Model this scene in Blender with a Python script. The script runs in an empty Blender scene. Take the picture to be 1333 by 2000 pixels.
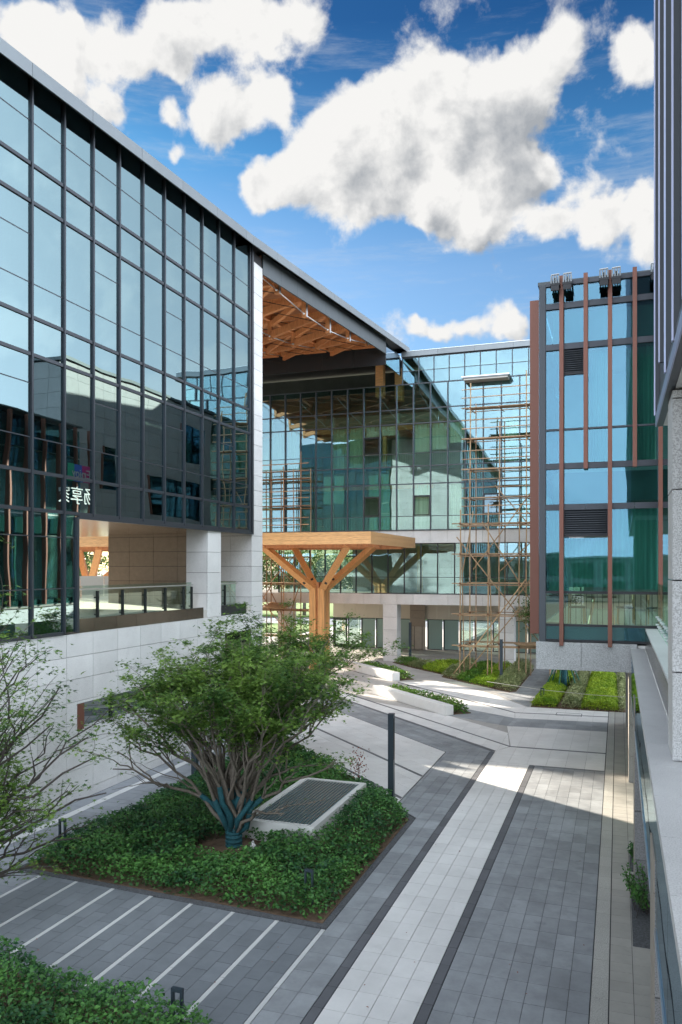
import bpy, math, random
import numpy as np
from mathutils import Vector, Matrix
random.seed(7); rng = np.random.default_rng(7)
R = math.radians
sc = bpy.context.scene
COL = sc.collection

# ------------------------------------------------------------------ camera
cam_d = bpy.data.cameras.new("camera"); cam = bpy.data.objects.new("camera", cam_d); COL.objects.link(cam)
cam.location = (0, 0, 6.5); cam.rotation_euler = (R(90), 0, math.atan(541.5/1543.0))
cam_d.sensor_fit = 'HORIZONTAL'; cam_d.sensor_width = 36; cam_d.lens = 1543/1333*36
cam_d.shift_y = 109/1333; cam_d.clip_start = 0.1; cam_d.clip_end = 3000
sc.camera = cam

# ------------------------------------------------------------------ light
SUN_EL = R(16.5); SX, SY = -0.85, 0.527
sun_dir = Vector((SX*math.cos(SUN_EL), SY*math.cos(SUN_EL), math.sin(SUN_EL))).normalized()
sl = bpy.data.lights.new("sun", 'SUN'); sl.energy = 2.0; sl.angle = R(0.6); sl.color = (1, .88, .72)
so = bpy.data.objects.new("sun", sl); COL.objects.link(so)
so.rotation_euler = sun_dir.to_track_quat('Z', 'Y').to_euler()

world = bpy.data.worlds.new("World"); sc.world = world; world.use_nodes = True
SKY_STRENGTH = 0.15
EXPOSURE = 3.5
sc.view_settings.view_transform = 'Standard'; sc.view_settings.look = 'None'
sc.view_settings.gamma = 1; sc.view_settings.use_curve_mapping = False
sc.view_settings.exposure = EXPOSURE
sc.cycles.max_bounces = 9; sc.cycles.transparent_max_bounces = 24
sc.cycles.glossy_bounces = 5; sc.cycles.diffuse_bounces = 4
sc.cycles.caustics_reflective = False; sc.cycles.caustics_refractive = False
sc.cycles.use_denoising = True

# cloud banks: direction (x, y, z), angular radius
CLOUDS = [(-0.357, 0.829, 0.431, 0.0408), (-0.311, 0.839, 0.446, 0.0522), (-0.274, 0.84, 0.469, 0.0572), (-0.239, 0.841, 0.486, 0.0537), (-0.203, 0.836, 0.51, 0.0444), (-0.174, 0.833, 0.525, 0.0301), (-0.162, 0.854, 0.495, 0.0501), (-0.128, 0.849, 0.513, 0.0464), (-0.091, 0.851, 0.518, 0.0378), (-0.056, 0.842, 0.537, 0.029), (-0.076, 0.865, 0.496, 0.0327), (-0.109, 0.874, 0.474, 0.0335), (-0.235, 0.869, 0.436, 0.0465), (-0.282, 0.862, 0.422, 0.0352), (-0.385, 0.82, 0.423, 0.0263), (-0.385, 0.807, 0.449, 0.023), (-0.176, 0.87, 0.461, 0.0342), (-0.169, 0.892, 0.418, 0.0466), (-0.123, 0.895, 0.43, 0.0459), (-0.09, 0.898, 0.431, 0.0256), (-0.204, 0.889, 0.41, 0.0294), (-0.137, 0.91, 0.392, 0.0293), (-0.155, 0.913, 0.378, 0.0207), (-0.111, 0.888, 0.447, 0.034), (-0.406, 0.763, 0.503, 0.0332), (-0.37, 0.777, 0.51, 0.0416), (-0.34, 0.79, 0.511, 0.0278), (-0.426, 0.764, 0.485, 0.0279), (-0.411, 0.784, 0.465, 0.0227), (-0.462, 0.74, 0.488, 0.0193), (-0.459, 0.705, 0.54, 0.0397), (-0.428, 0.714, 0.554, 0.0423), (-0.388, 0.728, 0.565, 0.0423), (-0.346, 0.75, 0.564, 0.0373), (-0.313, 0.755, 0.576, 0.0264), (-0.488, 0.694, 0.529, 0.0265), (-0.437, 0.729, 0.528, 0.0243), (-0.34, 0.763, 0.55, 0.0162), (-0.568, 0.629, 0.531, 0.0354), (-0.55, 0.652, 0.522, 0.031), (-0.514, 0.662, 0.545, 0.0206), (-0.516, 0.672, 0.531, 0.0209), (-0.549, 0.636, 0.542, 0.0253), (-0.508, 0.703, 0.498, 0.0243), (-0.531, 0.676, 0.511, 0.0158), (0.02, 0.853, 0.522, 0.0233), (-0.081, 0.92, 0.382, 0.029), (-0.048, 0.92, 0.389, 0.0344), (-0.015, 0.919, 0.395, 0.0311), (0.022, 0.918, 0.395, 0.0334), (0.033, 0.931, 0.365, 0.0253), (-0.026, 0.93, 0.367, 0.023), (-0.178, 0.94, 0.292, 0.0257), (-0.142, 0.945, 0.294, 0.0292), (-0.119, 0.951, 0.285, 0.0213), (-0.232, 0.927, 0.295, 0.0136), (-0.208, 0.934, 0.289, 0.0185), (-0.469, 0.756, 0.456, 0.0158)]
def cloud_group():
    g = bpy.data.node_groups.new("cloud_density", 'ShaderNodeTree')
    g.interface.new_socket("Dir", in_out='INPUT', socket_type='NodeSocketVector')
    g.interface.new_socket("Density", in_out='OUTPUT', socket_type='NodeSocketFloat')
    N, L = g.nodes, g.links
    gi = N.new('NodeGroupInput'); go = N.new('NodeGroupOutput')
    def noise(scale, detail, rough, col=False, dist=0.0):
        n = N.new('ShaderNodeTexNoise'); n.inputs['Scale'].default_value = scale
        n.inputs['Detail'].default_value = detail; n.inputs['Roughness'].default_value = rough
        n.inputs['Distortion'].default_value = dist
        L.new(gi.outputs[0], n.inputs['Vector']); return n.outputs['Color' if col else 'Fac']
    w = N.new('ShaderNodeVectorMath'); w.operation = 'SUBTRACT'; L.new(noise(9, 4, .6, True), w.inputs[0]); w.inputs[1].default_value = (.5, .5, .5)
    w2 = N.new('ShaderNodeVectorMath'); w2.operation = 'SCALE'; w2.inputs['Scale'].default_value = .075; L.new(w.outputs[0], w2.inputs[0])
    w3 = N.new('ShaderNodeVectorMath'); w3.operation = 'ADD'; L.new(w2.outputs[0], w3.inputs[0]); L.new(gi.outputs[0], w3.inputs[1])
    acc = None
    for (x, y, z, r) in CLOUDS:
        d = N.new('ShaderNodeVectorMath'); d.operation = 'DISTANCE'; d.inputs[1].default_value = (x, y, z); L.new(w3.outputs[0], d.inputs[0])
        m = N.new('ShaderNodeMapRange'); m.interpolation_type = 'SMOOTHSTEP'
        m.inputs['From Min'].default_value = 0; m.inputs['From Max'].default_value = r*1.35
        m.inputs['To Min'].default_value = 1; m.inputs['To Max'].default_value = 0
        L.new(d.outputs['Value'], m.inputs['Value'])
        if acc is None: acc = m.outputs[0]
        else:
            a = N.new('ShaderNodeMath'); a.operation = 'ADD'; L.new(acc, a.inputs[0]); L.new(m.outputs[0], a.inputs[1]); acc = a.outputs[0]
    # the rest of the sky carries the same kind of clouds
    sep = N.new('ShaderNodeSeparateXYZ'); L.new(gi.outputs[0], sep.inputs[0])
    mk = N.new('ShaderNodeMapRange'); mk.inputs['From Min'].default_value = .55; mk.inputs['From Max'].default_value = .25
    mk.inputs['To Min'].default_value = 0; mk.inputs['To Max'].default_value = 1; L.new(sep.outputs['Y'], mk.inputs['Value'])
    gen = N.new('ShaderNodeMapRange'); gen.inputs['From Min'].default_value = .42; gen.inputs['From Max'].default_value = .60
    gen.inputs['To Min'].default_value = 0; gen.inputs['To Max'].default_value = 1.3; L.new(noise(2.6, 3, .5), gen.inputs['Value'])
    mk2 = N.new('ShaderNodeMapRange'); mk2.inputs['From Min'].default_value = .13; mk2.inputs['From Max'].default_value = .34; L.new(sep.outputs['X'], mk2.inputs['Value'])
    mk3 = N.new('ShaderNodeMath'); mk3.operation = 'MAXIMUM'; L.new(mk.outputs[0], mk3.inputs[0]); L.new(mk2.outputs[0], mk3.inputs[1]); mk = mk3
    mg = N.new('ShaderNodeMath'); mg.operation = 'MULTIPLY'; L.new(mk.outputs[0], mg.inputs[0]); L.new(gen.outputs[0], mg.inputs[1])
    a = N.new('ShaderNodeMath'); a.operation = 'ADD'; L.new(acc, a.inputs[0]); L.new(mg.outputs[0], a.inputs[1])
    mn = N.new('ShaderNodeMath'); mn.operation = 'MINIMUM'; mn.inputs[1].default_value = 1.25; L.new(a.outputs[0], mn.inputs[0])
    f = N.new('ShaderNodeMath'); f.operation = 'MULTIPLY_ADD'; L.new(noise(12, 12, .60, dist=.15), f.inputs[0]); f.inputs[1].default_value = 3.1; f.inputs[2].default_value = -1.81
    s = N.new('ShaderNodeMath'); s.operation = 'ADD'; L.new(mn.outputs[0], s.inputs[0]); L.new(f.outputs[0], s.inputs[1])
    L.new(s.outputs[0], go.inputs[0]); return g
def build_world():
    nt = world.node_tree; N, L = nt.nodes, nt.links; N.clear()
    out = N.new('ShaderNodeOutputWorld'); bg = N.new('ShaderNodeBackground'); bg.inputs[1].default_value = SKY_STRENGTH
    L.new(bg.outputs[0], out.inputs[0])
    sky = N.new('ShaderNodeTexSky'); sky.sky_type = 'NISHITA'; sky.sun_disc = False
    sky.sun_elevation = SUN_EL; sky.sun_rotation = math.atan2(SX, SY)
    sky.altitude = 100; sky.air_density = 1.0; sky.dust_density = .6; sky.ozone_density = 2.0
    tc = N.new('ShaderNodeTexCoord'); D = tc.outputs['Generated']
    sz = N.new('ShaderNodeSeparateXYZ'); L.new(D, sz.inputs[0])
    rp = N.new('ShaderNodeValToRGB'); L.new(sz.outputs['Z'], rp.inputs[0]); el = rp.color_ramp.elements
    el[0].position = 0; el[0].color = (.085, .098, .108, 1); el[1].position = 1; el[1].color = (.0068, .027, .049, 1)
    for ps, cl in ((.35, (.072, .092, .106, 1)), (.46, (.029, .068, .092, 1)), (.57, (.0105, .033, .057, 1))):
        e = el.new(ps); e.color = cl
    tint = N.new('ShaderNodeMix'); tint.data_type = 'RGBA'; tint.blend_type = 'MULTIPLY'; tint.inputs['Factor'].default_value = 1
    L.new(sky.outputs[0], tint.inputs['A']); L.new(rp.outputs[0], tint.inputs['B'])
    grp = cloud_group()
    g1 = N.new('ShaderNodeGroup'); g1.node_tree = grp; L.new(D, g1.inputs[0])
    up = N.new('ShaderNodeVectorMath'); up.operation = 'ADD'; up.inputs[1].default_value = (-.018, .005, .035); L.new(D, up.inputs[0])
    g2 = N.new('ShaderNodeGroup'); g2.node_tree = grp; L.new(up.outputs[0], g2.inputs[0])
    al = N.new('ShaderNodeMapRange'); al.interpolation_type = 'SMOOTHSTEP'
    al.inputs['From Min'].default_value = -.12; al.inputs['From Max'].default_value = .46; L.new(g1.outputs[0], al.inputs['Value'])
    sh = N.new('ShaderNodeMapRange'); sh.interpolation_type = 'SMOOTHSTEP'
    sh.inputs['From Min'].default_value = .10; sh.inputs['From Max'].default_value = 1.25; L.new(g2.outputs[0], sh.inputs['Value'])
    tw = N.new('ShaderNodeVectorMath'); tw.operation = 'ADD'; tw.inputs[1].default_value = (-.009, .002, .010); L.new(D, tw.inputs[0])
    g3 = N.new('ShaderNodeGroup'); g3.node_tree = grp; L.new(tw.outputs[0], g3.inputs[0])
    df = N.new('ShaderNodeMath'); df.operation = 'SUBTRACT'; L.new(g3.outputs[0], df.inputs[0]); L.new(g1.outputs[0], df.inputs[1])
    s8 = N.new('ShaderNodeMath'); s8.operation = 'MULTIPLY_ADD'; L.new(sh.outputs[0], s8.inputs[0]); s8.inputs[1].default_value = .72; s8.inputs[2].default_value = .04
    sf = N.new('ShaderNodeMath'); sf.operation = 'MULTIPLY_ADD'; sf.use_clamp = True; L.new(df.outputs[0], sf.inputs[0]); sf.inputs[1].default_value = .62; L.new(s8.outputs[0], sf.inputs[2])
    cc = N.new('ShaderNodeMix'); cc.data_type = 'RGBA'; L.new(sf.outputs[0], cc.inputs['Factor'])
    cc.inputs['A'].default_value = (.545, .54, .53, 1); cc.inputs['B'].default_value = (.235, .25, .27, 1)
    # front-lit clouds opposite the sun, boosted further out of view to brighten the shade
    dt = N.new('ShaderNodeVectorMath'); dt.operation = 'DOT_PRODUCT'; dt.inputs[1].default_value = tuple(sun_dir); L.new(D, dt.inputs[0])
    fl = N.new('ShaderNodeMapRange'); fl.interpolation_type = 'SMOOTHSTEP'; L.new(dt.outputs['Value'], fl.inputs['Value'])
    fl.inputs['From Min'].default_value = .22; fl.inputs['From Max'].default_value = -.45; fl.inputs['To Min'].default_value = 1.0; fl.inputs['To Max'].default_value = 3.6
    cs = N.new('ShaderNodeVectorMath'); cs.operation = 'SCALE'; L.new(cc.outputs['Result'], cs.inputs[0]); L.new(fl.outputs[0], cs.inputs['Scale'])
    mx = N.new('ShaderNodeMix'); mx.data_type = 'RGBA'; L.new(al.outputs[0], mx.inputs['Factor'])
    wm = N.new('ShaderNodeMapping'); wm.inputs['Scale'].default_value = (1.2, 1.2, 9); wm.inputs['Rotation'].default_value = (0, .12, 0); L.new(D, wm.inputs['Vector'])
    wn = N.new('ShaderNodeTexNoise'); wn.inputs['Scale'].default_value = 3.2; wn.inputs['Detail'].default_value = 9; wn.inputs['Roughness'].default_value = .68; L.new(wm.outputs[0], wn.inputs['Vector'])
    wr = N.new('ShaderNodeMapRange'); wr.interpolation_type = 'SMOOTHSTEP'; L.new(wn.outputs['Fac'], wr.inputs['Value']); wr.inputs['From Min'].default_value = .50; wr.inputs['From Max'].default_value = .74; wr.inputs['To Max'].default_value = .34
    wx_ = N.new('ShaderNodeMix'); wx_.data_type = 'RGBA'; L.new(wr.outputs[0], wx_.inputs['Factor']); L.new(tint.outputs['Result'], wx_.inputs['A']); wx_.inputs['B'].default_value = (.40, .43, .46, 1)
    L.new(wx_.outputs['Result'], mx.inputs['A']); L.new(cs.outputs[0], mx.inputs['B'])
    # haze veil over the unseen sky behind and right, brightened to lift the shade
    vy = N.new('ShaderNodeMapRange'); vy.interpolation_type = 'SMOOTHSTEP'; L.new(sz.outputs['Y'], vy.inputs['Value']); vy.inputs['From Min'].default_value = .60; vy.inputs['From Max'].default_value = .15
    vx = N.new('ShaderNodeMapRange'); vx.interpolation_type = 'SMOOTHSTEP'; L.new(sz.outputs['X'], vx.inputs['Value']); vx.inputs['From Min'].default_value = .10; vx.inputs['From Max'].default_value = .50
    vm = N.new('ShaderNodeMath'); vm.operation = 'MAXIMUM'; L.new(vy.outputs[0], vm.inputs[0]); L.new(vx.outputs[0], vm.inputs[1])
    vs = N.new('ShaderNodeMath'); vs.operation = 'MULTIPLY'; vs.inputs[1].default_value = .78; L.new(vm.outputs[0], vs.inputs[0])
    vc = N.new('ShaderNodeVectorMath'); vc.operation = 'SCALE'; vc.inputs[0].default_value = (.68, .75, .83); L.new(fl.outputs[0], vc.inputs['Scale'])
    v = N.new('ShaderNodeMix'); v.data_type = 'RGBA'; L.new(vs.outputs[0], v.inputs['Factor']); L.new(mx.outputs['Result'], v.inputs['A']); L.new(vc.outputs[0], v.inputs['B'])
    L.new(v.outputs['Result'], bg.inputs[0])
build_world()

# ------------------------------------------------------------------ materials
MATS = {}
def mat(name, col, rough=.6, metal=0.0, var=.0, nscale=0, namp=.0, bump=0, bscale=40, spec=.5, grain=None, islands=True, coat=0, stain=0):
    """col: base colour; var: brightness change from piece to piece; namp: blotches at nscale; grain: (stretch axis, scale, amount)"""
    m = bpy.data.materials.new(name); m.use_nodes = True; MATS[name] = m
    N, L = m.node_tree.nodes, m.node_tree.links
    p = N['Principled BSDF']; p.inputs['Roughness'].default_value = rough; p.inputs['Metallic'].default_value = metal
    p.inputs['Specular IOR Level'].default_value = spec; p.inputs['Coat Weight'].default_value = coat
    geo = N.new('ShaderNodeNewGeometry'); tc = N.new('ShaderNodeTexCoord')
    val = N.new('ShaderNodeValue'); val.outputs[0].default_value = 1.0; cur = val.outputs[0]
    def mul(a, b):
        x = N.new('ShaderNodeMath'); x.operation = 'MULTIPLY'; L.new(a, x.inputs[0]); L.new(b, x.inputs[1]); return x.outputs[0]
    def rng_(src, lo, hi, f0=0, f1=1):
        x = N.new('ShaderNodeMapRange'); L.new(src, x.inputs['Value']); x.inputs['From Min'].default_value = f0; x.inputs['From Max'].default_value = f1
        x.inputs['To Min'].default_value = lo; x.inputs['To Max'].default_value = hi; return x.outputs[0]
    if var:
        oi = N.new('ShaderNodeObjectInfo'); a = N.new('ShaderNodeMath'); a.operation = 'ADD'
        L.new(oi.outputs['Random'], a.inputs[0]); L.new(geo.outputs['Random Per Island'], a.inputs[1])
        fr = N.new('ShaderNodeMath'); fr.operation = 'FRACT'; L.new(a.outputs[0], fr.inputs[0])
        cur = mul(cur, rng_(fr.outputs[0], 1-var, 1+var))
    if namp:
        n = N.new('ShaderNodeTexNoise'); n.inputs['Scale'].default_value = nscale; n.inputs['Detail'].default_value = 5
        n.inputs['Roughness'].default_value = .65
        L.new(geo.outputs['Position'], n.inputs['Vector']); cur = mul(cur, rng_(n.outputs['Fac'], 1-namp, 1+namp, .25, .75))
    if stain:
        for sc_, lo, f0, f1 in ((.45, 1-stain, .40, .62), (1.9, 1-stain*.8, .30, .42), (5.5, 1-stain*1.3, .22, .34)):
            n = N.new('ShaderNodeTexNoise'); n.inputs['Scale'].default_value = sc_; n.inputs['Detail'].default_value = 6; n.inputs['Roughness'].default_value = .7
            L.new(geo.outputs['Position'], n.inputs['Vector']); cur = mul(cur, rng_(n.outputs['Fac'], lo, 1.03, f0, f1))
    hsrc = None
    if grain:
        st, gs, ga = grain
        mp = N.new('ShaderNodeMapping'); mp.inputs['Scale'].default_value = st; L.new(geo.outputs['Position'], mp.inputs['Vector'])
        n = N.new('ShaderNodeTexNoise'); n.inputs['Scale'].default_value = gs; n.inputs['Detail'].default_value = 4
        L.new(mp.outputs[0], n.inputs['Vector']); cur = mul(cur, rng_(n.outputs['Fac'], 1-ga, 1+ga, .3, .7)); hsrc = n.outputs['Fac']
    vm = N.new('ShaderNodeVectorMath'); vm.operation = 'SCALE'; vm.inputs[0].default_value = col[:3]; L.new(cur, vm.inputs['Scale'])
    L.new(vm.outputs[0], p.inputs['Base Color'])
    if bump:
        b = N.new('ShaderNodeBump'); b.inputs['Strength'].default_value = bump; b.inputs['Distance'].default_value = .01
        if hsrc is None:
            n = N.new('ShaderNodeTexNoise'); n.inputs['Scale'].default_value = bscale; n.inputs['Detail'].default_value = 3
            L.new(geo.outputs['Position'], n.inputs['Vector']); hsrc = n.outputs['Fac']
        L.new(hsrc, b.inputs['Height']); L.new(b.outputs[0], p.inputs['Normal'])
    return m
def glass(name, refl=.45, tint=(.30, .46, .44), gcol=(.78, .92, .95), wave=.25, wscale=.7, rise=.5):
    m = bpy.data.materials.new(name); m.use_nodes = True; MATS[name] = m
    N, L = m.node_tree.nodes, m.node_tree.links; N.clear()
    out = N.new('ShaderNodeOutputMaterial'); mx = N.new('ShaderNodeMixShader')
    gl = N.new('ShaderNodeBsdfGlossy'); gl.inputs['Roughness'].default_value = .012; gl.inputs['Color'].default_value = (*gcol, 1)
    tr = N.new('ShaderNodeBsdfTransparent'); tr.inputs['Color'].default_value = (*tint, 1)
    fr = N.new('ShaderNodeLayerWeight'); fr.inputs['Blend'].default_value = .35
    mr = N.new('ShaderNodeMapRange'); L.new(fr.outputs['Facing'], mr.inputs['Value'])
    mr.inputs['To Min'].default_value = refl; mr.inputs['To Max'].default_value = min(1, refl+rise)
    geo = N.new('ShaderNodeNewGeometry'); oi = N.new('ShaderNodeObjectInfo')
    off = N.new('ShaderNodeVectorMath'); off.operation = 'SCALE'; off.inputs[0].default_value = (37, 91, 53); L.new(oi.outputs['Random'], off.inputs['Scale'])
    ad = N.new('ShaderNodeVectorMath'); ad.operation = 'ADD'; L.new(geo.outputs['Position'], ad.inputs[0]); L.new(off.outputs[0], ad.inputs[1])
    n = N.new('ShaderNodeTexNoise'); n.inputs['Scale'].default_value = wscale; n.inputs['Detail'].default_value = 1.0; L.new(ad.outputs[0], n.inputs['Vector'])
    b = N.new('ShaderNodeBump'); b.inputs['Strength'].default_value = wave; b.inputs['Distance'].default_value = .02; L.new(n.outputs['Fac'], b.inputs['Height'])
    L.new(b.outputs[0], gl.inputs['Normal'])
    L.new(mr.outputs[0], mx.inputs[0]); L.new(tr.outputs[0], mx.inputs[1]); L.new(gl.outputs[0], mx.inputs[2]); L.new(mx.outputs[0], out.inputs[0])
    return m
def leafmat(name, c1, c2, trans=.25, rough=.5):
    m = bpy.data.materials.new(name); m.use_nodes = True; MATS[name] = m
    N, L = m.node_tree.nodes, m.node_tree.links; p = N['Principled BSDF']; p.inputs['Roughness'].default_value = rough
    p.inputs['Specular IOR Level'].default_value = .35
    geo = N.new('ShaderNodeNewGeometry'); n = N.new('ShaderNodeTexNoise'); n.inputs['Scale'].default_value = 1.0; n.inputs['Detail'].default_value = 4
    L.new(geo.outputs['Position'], n.inputs['Vector'])
    a = N.new('ShaderNodeMath'); a.operation = 'MULTIPLY_ADD'; L.new(geo.outputs['Random Per Island'], a.inputs[0]); a.inputs[1].default_value = .7
    s = N.new('ShaderNodeMath'); s.operation = 'MULTIPLY_ADD'; L.new(n.outputs['Fac'], s.inputs[0]); s.inputs[1].default_value = 2.6; s.inputs[2].default_value = -1.18
    L.new(s.outputs[0], a.inputs[2]); a.use_clamp = True
    mx = N.new('ShaderNodeMix'); mx.data_type = 'RGBA'; L.new(a.outputs[0], mx.inputs['Factor']); mx.inputs['A'].default_value = (*c1, 1); mx.inputs['B'].default_value = (*c2, 1)
    L.new(mx.outputs['Result'], p.inputs['Base Color'])
    tl = N.new('ShaderNodeBsdfTranslucent'); L.new(mx.outputs['Result'], tl.inputs['Color'])
    ms = N.new('ShaderNodeMixShader'); ms.inputs[0].default_value = trans
    L.new(p.outputs[0], ms.inputs[1]); L.new(tl.outputs[0], ms.inputs[2]); L.new(ms.outputs[0], N['Material Output'].inputs[0])
    return m

def granite(name, col, var=.05, speck=.35, sscale=60, stain=.05):
    m = mat(name, col, .55, var=var, stain=stain, nscale=1.2, namp=.06)
    N, L = m.node_tree.nodes, m.node_tree.links; p = N['Principled BSDF']
    src = p.inputs['Base Color'].links[0].from_socket
    geo = N.new('ShaderNodeNewGeometry'); n = N.new('ShaderNodeTexNoise'); n.inputs['Scale'].default_value = sscale; n.inputs['Detail'].default_value = 2
    L.new(geo.outputs['Position'], n.inputs['Vector'])
    x = N.new('ShaderNodeMapRange'); L.new(n.outputs['Fac'], x.inputs['Value']); x.inputs['From Min'].default_value = .40; x.inputs['From Max'].default_value = .56
    x.inputs['To Min'].default_value = 1-speck; x.inputs['To Max'].default_value = 1.05
    v = N.new('ShaderNodeVectorMath'); v.operation = 'SCALE'; L.new(src, v.inputs[0]); L.new(x.outputs[0], v.inputs['Scale'])
    L.new(v.outputs[0], p.inputs['Base Color']); return m
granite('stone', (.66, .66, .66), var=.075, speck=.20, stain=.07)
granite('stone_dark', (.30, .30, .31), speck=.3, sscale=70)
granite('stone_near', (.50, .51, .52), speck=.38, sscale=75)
granite('coping_stone', (.58, .585, .59), var=.03, speck=.14, sscale=80)
mat('joint', (.035, .035, .04), .9)
mat('grout', (.06, .06, .065), .95, nscale=3, namp=.2)
mat('tile_light', (.74, .74, .74), .62, stain=.08, var=.045, nscale=1.1, namp=.07, bump=.1, bscale=90)
mat('tile_grey', (.31, .33, .355), .62, stain=.20, var=.13, nscale=2.3, namp=.16, bump=.15, bscale=70)
mat('tile_dark', (.125, .130, .145), .6, var=.12, nscale=2, namp=.15)
mat('tile_blue', (.195, .215, .24), .6, var=.10, nscale=2.0, namp=.14, bump=.15, bscale=70)
mat('tile_mid', (.42, .41, .40), .62, stain=.12, var=.08, nscale=1.5, namp=.1)
mat('tile_lane', (.25, .27, .30), .55, stain=.12, var=.08, nscale=2.0, namp=.12, bump=.15, bscale=70)
mat('tile_beige', (.39, .38, .355), .65, stain=.1, var=.05, nscale=1.5, namp=.08)
granite('tile_granite', (.47, .465, .44), speck=.25, sscale=55)
mat('stripe_white', (.62, .63, .64), .6, var=.03, nscale=2, namp=.08)
mat('metal_dark', (.055, .062, .075), .38, .55, var=.03)
mat('metal_fascia', (.085, .10, .11), .45, .3, var=.05, nscale=.6, namp=.12)
mat('metal_roof', (.21, .235, .255), .42, .5, var=.05, nscale=.8, namp=.08)
mat('metal_black', (.025, .027, .032), .45, .3)
mat('metal_bronze', (.17, .15, .13), .22, .9, nscale=.5, namp=.2)
mat('metal_soffit', (.50, .42, .34), .2, .85, nscale=.6, namp=.1)
mat('metal_brown', (.20, .085, .062), .45, .35, var=.04)
mat('metal_silver', (.62, .63, .64), .3, .9)
mat('lamp_blue', (.045, .065, .085), .42, .4)
mat('metal_fin', (.075, .085, .10), .5, .45, var=.04)
mat('fin_edge', (.42, .45, .62), .35, .7)
mat('white_panel', (.55, .55, .53), .5, var=.02)
mat('cream_panel', (.56, .51, .43), .6, var=.03)
mat('beige_stone', (.36, .32, .27), .6, var=.06, nscale=4, namp=.1)
mat('brown_stone', (.27, .225, .18), .6, var=.05, nscale=5, namp=.12)
mat('concrete_white', (.75, .75, .74), .6, nscale=2, namp=.06, bump=.1)
mat('wood', (.50, .225, .095), .55, var=.14, grain=((3, 3, .35), 9, .22), bump=.15)
mat('wood_pale', (.60, .345, .155), .55, var=.08, grain=((.3, 3, 6), 9, .28), bump=.15)
mat('wood_trunk', (.66, .34, .13), .55, var=.10, grain=((9, 9, .25), 4, .34), bump=.15)
mat('wood_deck', (.42, .18, .075), .6, var=.2, grain=((1, 6, 1), 6, .2))
mat('bamboo', (.36, .245, .14), .6, var=.30, nscale=2, namp=.35)
mat('rust_pole', (.36, .24, .15), .6, .2, var=.35, nscale=1.5, namp=.45)
mat('plank', (.36, .25, .15), .8, var=.25, grain=((1, 8, 8), 4, .3))
mat('coupler', (.16, .07, .04), .7, .3)
mat('bark', (.17, .145, .12), .85, nscale=14, namp=.35, bump=.5, bscale=60)
mat('bark_dark', (.06, .05, .045), .85, nscale=14, namp=.3, bump=.5, bscale=60)
mat('wrap', (.012, .085, .105), .8, nscale=8, namp=.3, grain=((1, 1, 9), 9, .35), bump=.6)
mat('stake_green', (.01, .11, .075), .6)
mat('soil', (.13, .085, .055), .95, nscale=6, namp=.45, bump=.8, bscale=25)
mat('gravel', (.095, .10, .11), .9, nscale=30, namp=.6, bump=1, bscale=45)
mat('grate_slat', (.10, .17, .19), .5, .3)
mat('grate_gap', (.01, .013, .014), .8)
mat('curtain', (.50, .62, .50), .9, grain=((9, 9, .15), 2.2, .18))
mat('curtain_white', (.68, .72, .66), .9, grain=((9, 9, .15), 2.2, .15))
mat('interior_wall', (.45, .48, .45), .8, nscale=.5, namp=.25)
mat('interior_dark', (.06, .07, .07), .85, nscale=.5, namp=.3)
mat('interior_floor', (.22, .21, .19), .6)
mat('frosted', (.22, .33, .30), .35, spec=.6)
mat('rail_dark', (.03, .035, .035), .4, .5)
mat('asphalt', (.06, .06, .062), .9, nscale=3, namp=.2)
mat('far_paving', (.52, .50, .47), .8, nscale=.6, namp=.08)
mat('ground_earth', (.16, .15, .12), .95, nscale=.3, namp=.3)
mat('lawn', (.10, .19, .035), .9, nscale=2, namp=.3)
mat('rope', (.62, .60, .55), .7)
mat('paper', (.75, .75, .73), .7)
mat('seat_dark', (.03, .03, .03), .6)
mat('chair_wood', (.42, .26, .12), .5)
mat('table_wood', (.10, .07, .05), .4)
mat('sign_white', (.55, .55, .55), .5)
mat('sign_pink', (.45, .03, .18), .5)
mat('sign_blue', (.05, .12, .5), .5)
mat('sign_green', (.03, .33, .2), .5)
glass('glass_left', .21, (.10, .22, .21), (.62, .86, .93), .36, .50)
glass('glass_far', .20, (.78, .92, .84), (.46, .66, .80), .28, .6)
glass('glass_dark', .12, (.05,.06,.06), (.8,.9,.95), .1, 1)
glass('glass_tower', .20, (.58, .84, .82), (.20, .35, .49), .34, .5)
glass('glass_clear', .10, (.84, .93, .88), (.9, 1, .95), .03, 1, rise=.18)
glass('glass_door', .25, (.75, .85, .8), (.8, .9, .9), .2, 1)
glass('metal_mirror', .75, (.02, .03, .04), (.50, .62, .72), .15, .5)
leafmat('leaf_maple', (.038, .11, .022), (.21, .34, .065), .35)
leafmat('leaf_maple2', (.045, .13, .025), (.19, .32, .06), .35)
leafmat('leaf_shrub', (.016, .075, .028), (.11, .28, .06), .15)
leafmat('leaf_bright', (.15, .30, .02), (.48, .62, .06), .3)
leafmat('leaf_mid', (.06, .17, .025), (.20, .36, .05), .25)
leafmat('leaf_pale', (.16, .21, .08), (.45, .48, .25), .2)
leafmat('leaf_red', (.18, .05, .04), (.35, .12, .08), .2)
leafmat('leaf_tree', (.022, .065, .014), (.09, .17, .03), .25)
M = MATS

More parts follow.
